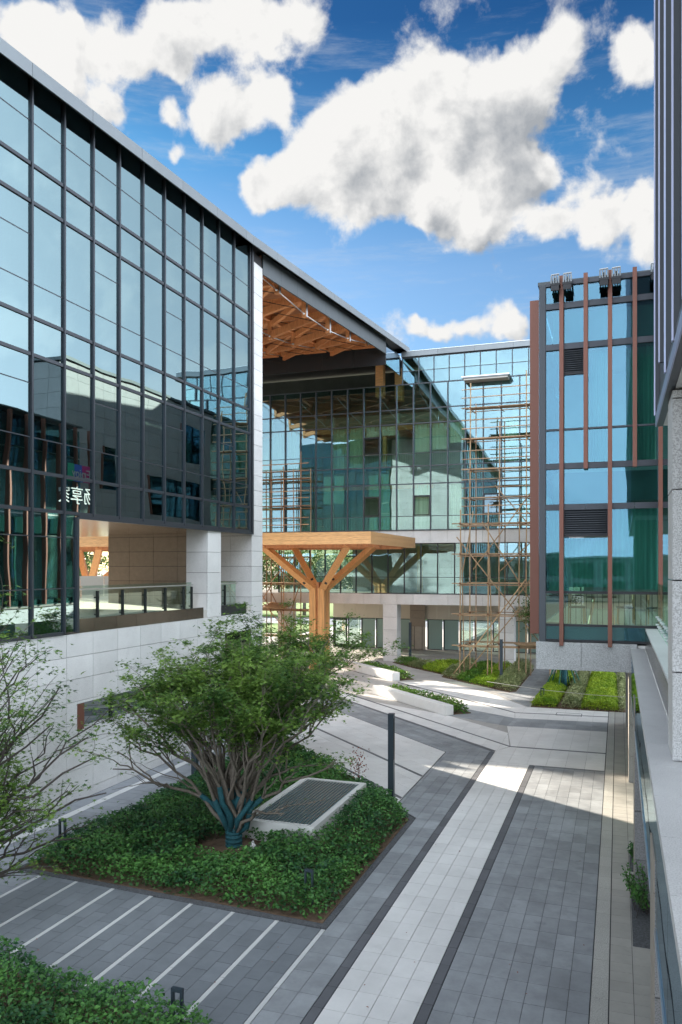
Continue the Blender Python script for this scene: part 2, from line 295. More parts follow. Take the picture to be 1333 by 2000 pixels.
# ------------------------------------------------------------------ mesh helpers
WL = {}
class MB:
    def __init__(s): s.v = []; s.f = []
    def add(s, vs, fs):
        b = len(s.v); s.v += [tuple(p) for p in vs]; s.f += [tuple(b+i for i in f) for f in fs]; return s
    def box(s, x0, x1, y0, y1, z0, z1):
        if x0 > x1: x0, x1 = x1, x0
        if y0 > y1: y0, y1 = y1, y0
        if z0 > z1: z0, z1 = z1, z0
        return s.add([(x0,y0,z0),(x1,y0,z0),(x1,y1,z0),(x0,y1,z0),(x0,y0,z1),(x1,y0,z1),(x1,y1,z1),(x0,y1,z1)],
                     [(0,3,2,1),(4,5,6,7),(0,1,5,4),(1,2,6,5),(2,3,7,6),(3,0,4,7)])
    def prism(s, poly, z0, z1):
        n = len(poly)
        a = sum(poly[i][0]*poly[(i+1) % n][1]-poly[(i+1) % n][0]*poly[i][1] for i in range(n))
        if a < 0: poly = poly[::-1]
        return s.add([(x,y,z0) for x,y in poly]+[(x,y,z1) for x,y in poly],
                     [tuple(range(n-1,-1,-1)), tuple(range(n,2*n))]+[(i,(i+1) % n,n+(i+1) % n,n+i) for i in range(n)])
    def beam(s, p0, p1, w, h, up=(0,0,1)):
        p0, p1 = Vector(p0), Vector(p1); d = (p1-p0).normalized(); u = Vector(up)
        if abs(d.dot(u)) > .98: u = Vector((0,1,0))
        sd = d.cross(u).normalized(); u = sd.cross(d).normalized()
        c = [(-w/2,-h/2),(w/2,-h/2),(w/2,h/2),(-w/2,h/2)]
        vs = [p0+sd*a+u*b for a,b in c]+[p1+sd*a+u*b for a,b in c]
        return s.add(vs, [(0,1,2,3)[::-1],(4,5,6,7),(0,1,5,4),(1,2,6,5),(2,3,7,6),(3,0,4,7)])
    def tube(s, pts, rad, n=6, cap=True):
        pts = [Vector(p) for p in pts]; m = len(pts)
        if not hasattr(rad, '__len__'): rad = [rad]*m
        b = len(s.v); ref = Vector((0,0,1))
        if abs((pts[-1]-pts[0]).normalized().dot(ref)) > .9: ref = Vector((1,0,0))
        for i, p in enumerate(pts):
            d = (pts[min(i+1,m-1)]-pts[max(i-1,0)]).normalized(); a = d.cross(ref)
            if a.length < 1e-4: a = Vector((1,0,0))
            a.normalize(); c = d.cross(a)
            for k in range(n):
                t = 2*math.pi*k/n; s.v.append(tuple(p+(a*math.cos(t)+c*math.sin(t))*rad[i]))
        for i in range(m-1):
            for k in range(n):
                s.f.append((b+i*n+k, b+(i+1)*n+k, b+(i+1)*n+(k+1) % n, b+i*n+(k+1) % n))
        if cap: s.f.append(tuple(b+k for k in range(n))); s.f.append(tuple(b+(m-1)*n+k for k in range(n-1,-1,-1)))
        return s
    def build(s, name, m, parent=None, smooth=False, centre=True, **tags):
        v = np.array(s.v, dtype=float)
        ctr = (v.min(0)+v.max(0))/2 if centre else np.zeros(3)
        if parent is None: ctr = np.array([ctr[0], ctr[1], v[:,2].min()])
        me = bpy.data.meshes.new(name); me.from_pydata((v-ctr).tolist(), [], s.f); me.materials.append(M[m] if isinstance(m, str) else m)
        if smooth: me.polygons.foreach_set('use_smooth', [True]*len(me.polygons))
        me.update()
        return place(name, me, ctr, parent, **tags)
def place(name, me, loc, parent=None, **tags):
    o = bpy.data.objects.new(name, me); COL.objects.link(o); WL[o] = Vector(loc)
    if parent is not None: o.parent = parent; o.location = Vector(loc)-WL[parent]
    else: o.location = loc
    for k, v in tags.items(): o[k] = v
    return o
def thing(name, label, cat, loc, group=None):
    o = bpy.data.objects.new(name, None); COL.objects.link(o); o.empty_display_size = .2
    o.location = loc; WL[o] = Vector(loc); o['label'] = label; o['category'] = cat
    if group: o['group'] = group
    return o
def struct(name, label=None):
    o = bpy.data.objects.new(name, None); COL.objects.link(o); WL[o] = Vector((0,0,0)); o['kind'] = 'structure'
    if label: o['label'] = label
    return o
_box_cache = {}
def pbox(name, x0, x1, y0, y1, z0, z1, m, parent, **tags):
    """a box piece; alike pieces share their mesh"""
    key = (name, m, round(abs(x1-x0),3), round(abs(y1-y0),3), round(abs(z1-z0),3))
    a, b, c = key[2]/2, key[3]/2, key[4]/2
    if key not in _box_cache:
        mb = MB().box(-a,a,-b,b,-c,c); me = bpy.data.meshes.new(name); me.from_pydata(mb.v, [], mb.f); me.materials.append(M[m]); me.update()
        _box_cache[key] = me
    return place(name, _box_cache[key], ((x0+x1)/2,(y0+y1)/2,(z0+z1)/2), parent, **tags)
def clip(poly, conv):
    n = len(conv); a = sum(conv[i][0]*conv[(i+1) % n][1]-conv[(i+1) % n][0]*conv[i][1] for i in range(n))
    if a < 0: conv = conv[::-1]
    out = poly
    for i in range(n):
        (ax,ay),(bx,by) = conv[i], conv[(i+1) % n]; inp = out; out = []
        def side(p): return (bx-ax)*(p[1]-ay)-(by-ay)*(p[0]-ax)
        for j in range(len(inp)):
            p, q = inp[j], inp[(j+1) % len(inp)]; sp, sq = side(p), side(q)
            if sp >= 0: out.append(p)
            if (sp >= 0) != (sq >= 0):
                t = sp/(sp-sq); out.append((p[0]+t*(q[0]-p[0]), p[1]+t*(q[1]-p[1])))
        if len(out) < 3: return []
    return out
TH = math.atan(541.5/1543.0); cT, sT = math.cos(TH), math.sin(TH)
def screen(x, y, z):
    d = -x*sT+y*cT
    if d < .5: return None
    return 666.5+1543*(x*cT+y*sT)/d, 1109-1543*(z-6.5)/d, d
def inview(x, y, z, mrg=15):
    p = screen(x, y, z)
    return p is not None and -mrg < p[0] < 1333+mrg and -mrg < p[1] < 2000+mrg
def leaves_mesh(name, pos, nrm, size, m, parent, shape='oval', **tags):
    """many single leaves: each its own small folded blade"""
    n = len(pos); pos = np.asarray(pos, float); nrm = np.asarray(nrm, float); nrm /= np.linalg.norm(nrm, axis=1)[:, None]+1e-9
    r = rng.normal(size=(n,3)); u = np.cross(nrm, r); u /= np.linalg.norm(u, axis=1)[:, None]+1e-9; w = np.cross(nrm, u)
    size = (np.ones(n)*size)[:, None]
    if shape == 'oval':
        pr = [(0,0,0),(.5,.32,.10),(1.0,0,-.05),(.5,-.32,.10)]; tri = [(0,2,1),(0,3,2)]
    elif shape == 'maple':
        pr = [(0,0,0),(.12,.16,0),(-.05,.5,-.02),(.30,.20,.02),(.62,.42,-.03),(.42,.10,.03),(1.0,0,-.05),(.42,-.10,.03),(.62,-.42,-.03),(.30,-.20,.02),(-.05,-.5,-.02),(.12,-.16,0)]
        tri = [(0,2,1),(0,1,3),(1,2,3),(0,3,5),(3,4,5),(0,5,7),(5,6,7),(0,7,9),(7,8,9),(0,9,11),(9,10,11),(0,11,10)][0:]
        tri = [(1,2,3),(0,1,3),(3,4,5),(0,3,5),(5,6,7),(0,5,7),(7,8,9),(0,7,9),(9,10,11),(0,9,11)]
    else:
        pr = [(0,0,0),(.45,.26,0),(1.0,0,0),(.45,-.26,0)]; tri = [(0,2,1),(0,3,2)]
    k = len(pr); V = np.empty((n,k,3))
    for i,(a,b,c) in enumerate(pr): V[:,i] = pos+size*(u*a+w*b+nrm*c)
    T = np.array(tri); F = (np.arange(n)[:,None,None]*k+T[None]).reshape(-1,3)
    base = V.reshape(-1,3); ctr = (base.min(0)+base.max(0))/2
    if parent is None: ctr[2] = base[:,2].min()
    me = bpy.data.meshes.new(name); me.vertices.add(n*k); me.vertices.foreach_set('co', (base-ctr).ravel())
    nf = len(F); me.loops.add(nf*3); me.loops.foreach_set('vertex_index', F.ravel().astype(np.int32))
    me.polygons.add(nf); me.polygons.foreach_set('loop_start', np.arange(0,nf*3,3,dtype=np.int32)); me.polygons.foreach_set('loop_total', np.full(nf,3,dtype=np.int32))
    me.update(calc_edges=True); me.materials.append(M[m]); return place(name, me, ctr, parent, **tags)
# ------------------------------------------------------------------ ground and far surroundings
def sheet(name, x0, x1, y0, y1, z, m, **tags):
    return MB().add([(x0,y0,z),(x1,y0,z),(x1,y1,z),(x0,y1,z)], [(0,1,2,3)]).build(name, m, None, kind='structure', **tags)
sheet('ground', -900, 900, -300, 1500, -.30, 'ground_earth')
MB().box(-60, 14, 1, 64, -.29, -.016).build('pavement_bed', 'grout', kind='structure')
MB().box(-75, -13, 64.02, 92, -.28, -.02).build('pavement', 'far_paving', kind='structure', label='pale sunlit path beyond the passage')
MB().box(-80, -10, 92.02, 98, -.28, -.10).build('road', 'asphalt', kind='structure')
MB().box(-60, -30, 72, 84, -.25, .06).build('lawn', 'lawn', kind='structure', label='bright green lawn seen through the passage')
MB().box(-110, -10, 98.02, 135, -.25, .05).build('lawn', 'lawn', kind='structure', label='grass verge under the far trees')
MB().box(-80, -10, 91.7, 92.0, -.28, .10).build('kerb', 'concrete_white', kind='structure')

# ------------------------------------------------------------------ paving, tile by tile
def paving(label, polys, ox, oy, w, h, m, z=0.0, ang=0.0, gap=.008, stag=0.0, th=.022, name='pavement', cap=300):
    root = struct(name, label); ca, sa = math.cos(ang), math.sin(ang); tiles = []
    for poly in polys:
        lp = [((x-ox)*ca+(y-oy)*sa, -(x-ox)*sa+(y-oy)*ca) for x, y in poly]
        i0, i1 = math.floor(min(p[0] for p in lp)/w), math.ceil(max(p[0] for p in lp)/w)
        j0, j1 = math.floor(min(p[1] for p in lp)/h)-1, math.ceil(max(p[1] for p in lp)/h)+1
        for i in range(i0, i1):
            for j in range(j0, j1):
                so_ = stag*h*(i % 2)
                g = gap/2; q = [(i*w+g, j*h+g+so_), ((i+1)*w-g, j*h+g+so_), ((i+1)*w-g, (j+1)*h-g+so_), (i*w+g, (j+1)*h-g+so_)]
                full = clip(q, lp)
                if len(full) < 3: continue
                A = abs(sum(full[k][0]*full[(k+1) % len(full)][1]-full[(k+1) % len(full)][0]*full[k][1] for k in range(len(full))))/2
                if A < .004: continue
                wp = [(ox+a*ca-b*sa, oy+a*sa+b*ca) for a, b in full]
                cx = sum(p[0] for p in wp)/len(wp); cy = sum(p[1] for p in wp)/len(wp)
                s_ = screen(cx, cy, 0); vis = inview(cx, cy, 0, 10)
                size = min(w, h)*1543/s_[2] if s_ else 0
                tiles.append((0 if (vis and size > 9) else 1, s_[2] if s_ else 99, wp))
    tiles.sort(key=lambda t: (t[0], t[1])); rest = MB(); cache = {}
    for k, (fl, d, wp) in enumerate(tiles):
        dz = random.uniform(-.0012, .0012)
        if fl == 0 and k < cap:
            cx = sum(p[0] for p in wp)/len(wp); cy = sum(p[1] for p in wp)/len(wp)
            key = tuple((round(p[0]-cx, 3), round(p[1]-cy, 3)) for p in wp)
            if key not in cache:
                mb = MB().prism([(a, b) for a, b in key], -th, 0); me = bpy.data.meshes.new('paving_tile'); me.from_pydata(mb.v, [], mb.f); me.materials.append(M[m]); me.update(); cache[key] = me
            place('paving_tile', cache[key], (cx, cy, z+dz), root)
        else: rest.prism(wp, z-th+dz, z+dz)
    if rest.v: rest.build('paving_tile_field', m, root, kind='stuff')
    return root
rect = lambda x0, x1, y0, y1: [(x0,y0),(x1,y0),(x1,y1),(x0,y1)]
TW, THh = .3375, .62
paving('strip of four rows of pale square-cut tiles', [rect(-4.10,-2.76,3,26.62)], -4.10, 11.52, TW-.0025, THh, 'tile_light')
paving('narrow charcoal line left of the pale strip', [rect(-4.27,-4.11,3,28.15)], -4.27, 11.52, .16, THh, 'tile_dark')
paving('narrow charcoal line right of the pale strip', [rect(-2.75,-2.59,3,26.62)], -2.75, 11.52, .16, THh, 'tile_dark')
paving('wide field of slate grey tiles', [rect(-2.58,-.40,3,26.52)], -2.58, 11.40, 2.18/7, THh, 'tile_grey')
paving('charcoal line closing the slate grey field', [rect(-2.58,-.40,26.53,26.62)], -2.58, 26.53, .62, .09, 'tile_dark')
paving('speckled granite strip beside the colonnade', [rect(-.39,-.135,3,41)], -.39, 11.3, .255, THh, 'tile_granite')
paving('beige tiles along the colonnade', [rect(-.125,3.8,3,41)], .225-.35, 11.3, .35, .31, 'tile_beige')
paving('slate grey tiles beside the planter', [rect(-4.95,-4.28,3,20.0), [(-4.95,20.01),(-4.28,20.01),(-4.28,28.0),(-5.72,29.4),(-5.72,20.8)]], -4.95, 11.2, .335, THh, 'tile_grey')
paving('slate grey band turning towards the pergola', [[(-5.74,27.55),(-4.28,28.02),(-4.24,28.2),(-14,38.0),(-22,46),(-22,43.8)], [(-5.73,27.5),(-5.73,29.5),(-6.2,29.0)]], -4.2, 28.2, .34, .62, 'tile_grey', z=.002, ang=R(45))
paving('charcoal line along the turning grey band', [[(-4.27,28.16),(-4.11,28.30),(-14,38.19),(-22,46.19),(-22,46.02)]], -4.2, 28.2, .12, .62, 'tile_dark', z=.003, ang=R(45))
paving('pale tiles across the plaza', [[(-4.10,26.64),(-.41,26.64),(-.41,29.06),(-3.69,29.06),(-4.10,28.28)]], -.41, 26.64, .61, 1.21, 'tile_light')
paving('pale tiles fanning towards the benches', [[(-4.10,28.30),(-3.75,29.10),(-14,39.35),(-14,38.2)], [(-3.69,29.20),(-.41,29.20),(-.41,33.0),(-4.3,32.85)], [(-3.75,29.22),(-4.3,32.85),(-7.1,34.4),(-12.5,39.6),(-14.1,39.55)]], -.41, 29.2, .61, .95, 'tile_light')
paving('charcoal line across the pale plaza', [[(-3.69,29.06),(-.41,29.06),(-.41,29.19),(-3.73,29.19)], [(-3.69,29.06),(-3.73,29.22),(-14.1,39.58),(-14.1,39.36)]], -.41, 29.08, .61, 20, 'tile_dark', z=.003)
paving('slate grey cross band before the hedges', [[(-.41,33.01),(-.41,34.95),(-4.2,34.7),(-4.3,32.86)], [(-4.31,32.86),(-4.21,34.7),(-6.4,36.1),(-7.1,34.42)]], -.41, 33.0, .61, .97, 'tile_grey')
paving('pale tiles between the cross band and the hedge', [[(-.41,34.97),(-.41,36.25),(-4.35,35.95),(-4.2,34.72)], [(-4.22,34.72),(-4.37,35.95),(-9.9,41.5),(-11.5,41.6),(-6.42,36.12)], [(-.41,36.36),(-.41,37.6),(-3.95,37.6),(-4.35,36.07)], [(-4.37,36.07),(-3.97,37.6),(-6.4,41.3),(-9.8,44.6),(-11.8,43.5)]], -.41, 34.97, .61, .65, 'tile_light')
paving('charcoal line in front of the hedges', [[(-.41,36.24),(-.41,36.38),(-4.35,36.08),(-4.35,35.94)], [(-4.36,35.94),(-4.36,36.10),(-11.8,43.52),(-11.8,43.30)]], -.41, 36, .61, 20, 'tile_dark', z=.003)
paving('pale tile terrace left of the turning grey band', [[(-5.76,20.9),(-5.76,27.5),(-12.2,33.94),(-12.2,27.6),(-8.72,24.1)], [(-12.21,27.62),(-12.21,33.93),(-14.0,35.7),(-14.0,30.6),(-12.3,30.6)]], -5.76, 20.8, .61, .61, 'tile_light', ang=R(45))
paving('charcoal line crossing the left pale terrace', [[(-5.77,24.0),(-5.77,24.16),(-12.1,30.5),(-12.1,30.34)]], -5.76, 20.8, .61, 20, 'tile_dark', z=.004)
paving('second charcoal line crossing the left pale terrace', [[(-5.77,21.5),(-5.77,21.66),(-8.8,24.7),(-8.8,24.54)]], -5.76, 20.8, .61, 20, 'tile_dark', z=.004)
paving('light grey tiles in front of the colonnade hedges', [[(-.42,28.2),(-.42,58),(-14,58),(-14,36),(-5.7,28.2)], [(-14.01,39.82),(-14.01,58),(-45,58),(-45,39.82)]], -4, 38, .61, .61, 'tile_mid', z=-.006)
paving('light grey tiles under the passage', [[(-14.1,30.6),(-14.1,39.8),(-40,39.8),(-40,30.6)]], -14, 30.6, .61, .61, 'tile_light', z=-.008)
paving('grey tiles of the arcade floor', [[(-22.3,58.05),(4,58.05),(4,61.4),(-22.3,61.4)], [(-45,58.05),(-22.31,58.05),(-22.31,63.9),(-45,63.9)]], -22, 58.05, .61, .61, 'tile_beige', z=-.004)
paving('dark tiled path between the hedges', [[(-5.0,41.8),(-3.9,41.8),(-3.7,52),(-5.0,52)], [(-6.0,41.4),(-3.95,37.75),(-3.92,41.78),(-5.2,41.78)]], -5, 38, .3, .6, 'tile_grey', z=.0)
# striped zone and lane on the left
sx = [-4.955-.932*k for k in range(0, 8)]
for i, x in enumerate(sx):
    paving(['narrow white line ending at the planter corner','second white line from the planter corner','third white line from the planter corner','fourth white line from the planter corner','fifth white line from the planter corner','sixth white line from the planter corner','seventh white line from the planter corner','eighth white line beside the lane'][i], [rect(x-.085, x, 4, 13.62 if i > 6 else 13.28+.058*i)], x-.085, 11.2, .085, 1.86, 'stripe_white')
    if i < 7: paving(['blue-grey tiles right of the second white line','blue-grey tiles right of the third white line','blue-grey tiles right of the fourth white line','blue-grey tiles right of the fifth white line','blue-grey tiles right of the sixth white line','blue-grey tiles right of the seventh white line','blue-grey tiles right of the eighth white line'][i], [[(x-.932,4),(x-.09,4),(x-.09,13.28+.058*i),(x-.932,13.33+.058*i)]], x-.932, 11.0, .281, THh, 'tile_blue', stag=.5)
paving('blue-grey tiles of the lane along the stone wall', [rect(-13.5,-11.57,4,13.71), rect(-13.5,-12.26,13.711,30.5)], -13.5, 11.1, .62, .31, 'tile_lane')
paving('white line along the stone wall', [rect(-13.75,-13.51,4,30.5)], -13.75, 11.1, .24, 1.2, 'stripe_white')
paving('blue-grey tiles at the foot of the stone wall', [rect(-14.2,-13.76,4,30.5)], -14.2, 11.1, .44, .62, 'tile_lane')

# ------------------------------------------------------------------ cladding helper
def sub_rect(r, holes):
    out = [r]
    for (hu0, hu1, hv0, hv1) in holes:
        nxt = []
        for (u0, u1, v0, v1) in out:
            if hu1 <= u0 or hu0 >= u1 or hv1 <= v0 or hv0 >= v1: nxt.append((u0,u1,v0,v1)); continue
            if hu0 > u0: nxt.append((u0, hu0, v0, v1))
            if hu1 < u1: nxt.append((hu1, u1, v0, v1))
            a, b = max(u0, hu0), min(u1, hu1)
            if hv0 > v0: nxt.append((a, b, v0, hv0))
            if hv1 < v1: nxt.append((a, b, hv1, v1))
        out = nxt
    return [r for r in out if r[1]-r[0] > .03 and r[3]-r[2] > .03]
def clad(axis, at_, us, vs, m, parent, holes=(), th=.04, gap=.014, name='stone_panel', out=1):
    """stone panels on plane axis=at_; out: sign of the outward normal"""
    for a, b in zip(us[:-1], us[1:]):
        for c, d in zip(vs[:-1], vs[1:]):
            for (u0,u1,v0,v1) in sub_rect((min(a,b), max(a,b), min(c,d), max(c,d)), holes):
                g = gap/2; dj = random.uniform(-.002, .002)
                p0, p1 = at_-out*th+dj, at_+dj
                if axis == 'X': pbox(name, p0, p1, u0+g, u1-g, v0+g, v1-g, m, parent)
                elif axis == 'Y': pbox(name, u0+g, u1-g, p0, p1, v0+g, v1-g, m, parent)
                else: pbox(name, u0+g, u1-g, v0+g, v1-g, p0, p1, m, parent)

# ------------------------------------------------------------------ LEFT BUILDING
LB = thing('office_building', 'long glass-fronted office block with pale stone base on the left, its roof a canopy', 'building', (-14.2, 17, 0))
XL = -14.2
def _zt(Y): return 18.72+.056*(Y-14.6) if Y < 28 else 19.47+.0832*(Y-28)
def ztop(Y): return 6.5+(_zt(Y/1.0222)-6.5)*1.0222
mbj = MB()
for (y0,y1,z0,z1) in ((3,18.3,0,4.62),(18.3,25.6,0,1.95),(18.3,25.6,2.70,4.62),(25.6,27.05,0,4.62),(27.05,29.40,3.97,4.62)):
    mbj.box(XL-.4, XL-.041, y0+.001, y1, z0, z1)
mbj.build('wall', 'joint', LB)
rows = [0]+[4.67-.63*k for k in range(7, -1, -1)]
ys = [15.52-1.19*k for k in range(10, 0, -1)]+[15.52,16.70,17.85,19.0,20.19,21.38,22.57,23.76,24.97,26.08,27.05]
win = (18.3, 25.6, 1.95, 2.70)
clad('X', XL, ys, rows, 'stone', LB, holes=[win])
clad('X', XL, [27.05,28.28,29.39], [4.04,4.67], 'stone', LB)
clad('X', XL, [27.05,28.28,29.39], [3.97,4.04], 'stone', LB)
# ribbon window in the stone base
w_ = pbox('window', XL-.42, XL-.40, 18.3, 25.6, 1.95, 2.70, 'glass_dark', LB)
pbox('window_sill', XL-.40, XL-.005, 18.31, 25.59, 1.90, 1.955, 'coping_stone', LB)
for (a, b) in ((18.30, 18.62), (22.42, 22.78)): pbox('copper_panel', XL-.25, XL-.01, a, b, 1.96, 2.695, 'metal_brown', LB)
pbox('window_head', XL-.40, XL-.005, 18.31, 25.59, 2.70, 2.72, 'metal_dark', LB)
for y in (20.4, 24.4): pbox('window_frame', XL-.40, XL-.33, y-.025, y+.025, 1.96, 2.70, 'metal_dark', LB)
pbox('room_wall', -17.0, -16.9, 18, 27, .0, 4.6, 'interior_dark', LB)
# end pier and end wall
mbj = MB(); mbj.box(-21.2, XL-.041, 29.472, 30.389, 0, 19.6); mbj.build('wall', 'joint', LB)
prow = [0]+[4.67+.63*k for k in range(-7, 24)]
clad('X', XL, [29.39, 30.43], prow, 'stone', LB, th=.04)
prow2 = [0]+[4.67+.63*k for k in range(-7, 6)]
clad('Y', 29.43, [-21.2,-20.1,-18.9,-17.7,-16.5,-15.2,XL-.045], [p for p in prow2 if p < 3.98], 'beige_stone', LB, out=-1)
clad('Y', 29.43, [-21.2,-20.1,-18.9,-17.7,-16.5], [p for p in prow2 if 4.6 < p < 8.0]+[7.95], 'brown_stone', LB, out=-1)
clad('Y', 29.43, [-16.5,-15.2,XL-.045], [p for p in prow2 if 4.6 < p < 8.0]+[7.95], 'stone', LB, out=-1)
clad('Y', 30.43, [-21.2,-20.1,-18.9,-17.7,-16.5,-15.2,XL-.045], prow, 'stone', LB, out=1)
# column in the terrace opening
MB().box(-15.06, XL-.041, 25.741, 26.69, 4.67, 7.93).build('column_core', 'joint', LB)
crow = [4.67, 5.55, 6.32, 7.08, 7.94]
clad('X', XL, [25.70, 26.73], crow, 'stone', LB); clad('Y', 25.70, [-15.1, XL-.045], crow, 'stone', LB, out=-1)
# terrace floor, soffit
pbox('terrace_floor', -34, XL-.045, 18.3, 29.40, 4.66, 4.95, 'far_paving', LB)
pbox('terrace_floor', -34, -21.25, 29.41, 36.2, 4.66, 4.95, 'far_paving', LB)
pbox('soffit', -24, XL+.02, 18.25, 29.40, 7.93, 7.97, 'metal_soffit', LB)
pbox('soffit', -24, -21.25, 29.42, 30.4, 7.93, 7.97, 'metal_soffit', LB)
for a, b in zip([18.29,19.10,20.16,21.20,22.2,23.2,24.3,25.45][:-1], [18.29,19.10,20.16,21.20,22.2,23.2,24.3,25.45][1:]):
    pbox('sill_panel', XL-.10, XL-.03, a+.006, b-.006, 4.675, 5.06, 'metal_bronze', LB)
pbox('sill_panel', XL-.10, XL-.03, 26.74, 28.95, 4.675, 5.06, 'metal_black', LB)
for i, (a, b) in enumerate(((18.4, 25.1), (26.78, 28.6))):
    rl = pbox('balustrade_rail', XL-.30, XL-.26, a, b, 5.86, 5.90, 'metal_silver', LB)
    n = 5 if i == 0 else 1
    for k in range(n): pbox('balustrade_glass', XL-.345, XL-.33, a+(b-a)*k/n+.01, a+(b-a)*(k+1)/n-.01, 5.0, 5.98, 'glass_clear', LB)
    for y in ([18.45,19.6,20.85,22.1,23.3,24.5,25.05] if i == 0 else [27.6]):
        MB().box(XL-.33, XL-.26, y-.035, y+.035, 4.95, 5.82).box(XL-.40, XL-.26, y-.02, y+.02, 5.60, 5.64).box(XL-.40, XL-.26, y-.02, y+.02, 5.1, 5.14).build('balustrade_post', 'rail_dark', LB)
for k in range(8): pbox('frosted_balustrade', -34+1.55*k+.02, -34+1.55*(k+1)-.02, 36.05, 36.08, 4.96, 6.05, 'white_panel', LB)
# curtain wall
my = [16.45+1.255*k for k in range(-8, 10)]
mset = my+[29.14]
LV = [8.97,11.97,12.93,15.88,16.84]
for k in range(len(mset)):
    y = mset[k]; zb = 4.70 if y < 18.2 else 7.90
    pbox('mullion', XL-.04, XL+.075, y-.032, y+.032, zb, ztop(y)-.05, 'metal_dark', LB)
pbox('mullion', XL-.05, XL+.08, 18.20, 18.29, 4.70, 7.90, 'metal_dark', LB)
pbox('mullion', XL-.06, XL+.10, 29.24, 29.385, 7.86, ztop(29.3)-.05, 'metal_dark', LB)
bays = list(zip(mset[:-1], mset[1:]))
for bi, (a, b) in enumerate(bays):
    low = b < 18.2
    lv = [8.0, 8.97, 9.85, 11.97, 12.93, 13.8, 15.88, 16.84, 17.94, ztop((a+b)/2)-.02]
    if low: lv = [4.72, 5.94, 7.32]+lv
    idx = bi-8+1
    if idx % 3 == 0: lv += [11.23, 15.03]
    lv = sorted(lv)
    if a < 18.2 < b: lv = [8.0]+[v for v in lv if v > 8.0]
    for c, d in zip(lv[:-1], lv[1:]): pbox('glass_pane', XL-.012, XL+.012, a+.04, b-.04, c+.012, d-.012, 'glass_left', LB)
    for v in lv[:-1]:
        thick = any(abs(v-q) < .02 for q in LV) or v < 4.8 or abs(v-8.0) < .01
        h = .045 if thick else .014
        pbox('transom', XL-.03, XL+(.05 if thick else .018), a+.0385, b-.0385, v-h, v+h, 'metal_dark', LB)
for (c, d) in ((4.72,5.94),(5.94,7.32),(7.32,8.0)):
    pbox('glass_pane', XL-.012, XL+.012, my[9]+.04, 18.2, c+.012, d-.012, 'glass_left', LB)
    pbox('transom', XL-.03, XL+.022, my[9]+.0385, 18.2, d-.014, d+.014, 'metal_dark', LB)
pbox('bottom_frame', XL-.03, XL+.08, 18.30, 29.23, 7.86, 7.955, 'metal_dark', LB)
# wing behind the terrace, its end face closing the passage
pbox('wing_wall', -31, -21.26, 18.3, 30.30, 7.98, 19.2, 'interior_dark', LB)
wx = [-31+1.21*k for k in range(9)]
for a, b in zip(wx[:-1], wx[1:]):
    for z0, z1 in ((8.1,9.0),(9.0,11.9),(11.9,12.9),(12.9,15.9),(15.9,16.8),(16.8,19.2)):
        pbox('glass_pane', a+.03, b-.03, 30.38, 30.40, z0+.03, z1-.03, 'glass_far', LB)
    pbox('mullion', a-.03, a+.03, 30.32, 30.44, 8.0, 19.2, 'metal_dark', LB)
    if random.random() < .6: pbox('curtain', a+.1, b-.1, 30.33, 30.35, random.choice([9.1, 13.0]), 15.8, 'curtain', LB)
# rooms behind the glass
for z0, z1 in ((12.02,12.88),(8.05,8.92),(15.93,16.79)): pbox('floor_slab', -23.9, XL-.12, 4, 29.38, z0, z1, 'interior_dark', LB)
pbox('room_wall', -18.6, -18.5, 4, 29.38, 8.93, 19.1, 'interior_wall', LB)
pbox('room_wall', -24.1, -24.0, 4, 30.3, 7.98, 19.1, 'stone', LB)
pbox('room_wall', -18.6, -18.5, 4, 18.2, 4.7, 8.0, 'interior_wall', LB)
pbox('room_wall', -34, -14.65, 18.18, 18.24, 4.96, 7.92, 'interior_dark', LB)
pbox('room_wall', -24, -14.5, 3.9, 4.0, 0, 18.0, 'stone', LB)
for k in (1,4,7,10,12,14): 
    y = mset[k]+.2; pbox('curtain', XL-.42, XL-.36, y, y+.75, 12.95, 15.8, 'curtain', LB)
for k in (0,3,5,9,11): 
    y = mset[k]+.2; pbox('curtain', XL-.42, XL-.36, y, y+.6, 9.0, 11.9, 'curtain', LB)
# roof with fascia panels, seen over the whole left side
def roofseg(y0, y1, x_in, m, name, parent, bot=.33, lip=.5):
    vs = []
    for y in (y0, y1):
        zt = ztop(y); zb = zt-bot
        vs += [(-13.8,y,zb),(-13.8,y,zt),(x_in,y,zt+.0),(x_in,y,zb+lip-.15),(-14.2,y,zb+lip-.15)]
    n = 5; f = [tuple(range(n)), tuple(range(2*n-1, n-1, -1))]+[(i, n+i, n+(i+1) % n, (i+1) % n) for i in range(n)]
    return MB().add(vs, f).build(name, m, parent)
yb = [4.0, 28.62, 53.6]
for a, b in zip(yb[:-1], yb[1:]): roofseg(a, b, -29.2 if a > 20 else -26, 'metal_fascia', 'roof', LB)
y = 4.0
while y < 53.6:
    y2 = min(y+2.4, 53.7)
    if y < 28.62 < y2: y2 = 28.62
    v = []
    for yy in (y+.006, y2-.006):
        zt = ztop(yy); v += [(-13.785,yy,zt-.325),(-13.755,yy,zt-.325),(-13.755,yy,zt+.03),(-13.92,yy,zt+.03),(-13.92,yy,zt+.005),(-13.785,yy,zt+.005)]
    f = [(0,1,2,3,4,5)[::-1], (6,7,8,9,10,11)]+[(i,(i+1) % 6,6+(i+1) % 6,6+i) for i in range(6)]
    MB().add(v, f).build('fascia_panel', 'metal_roof', LB); y = y2
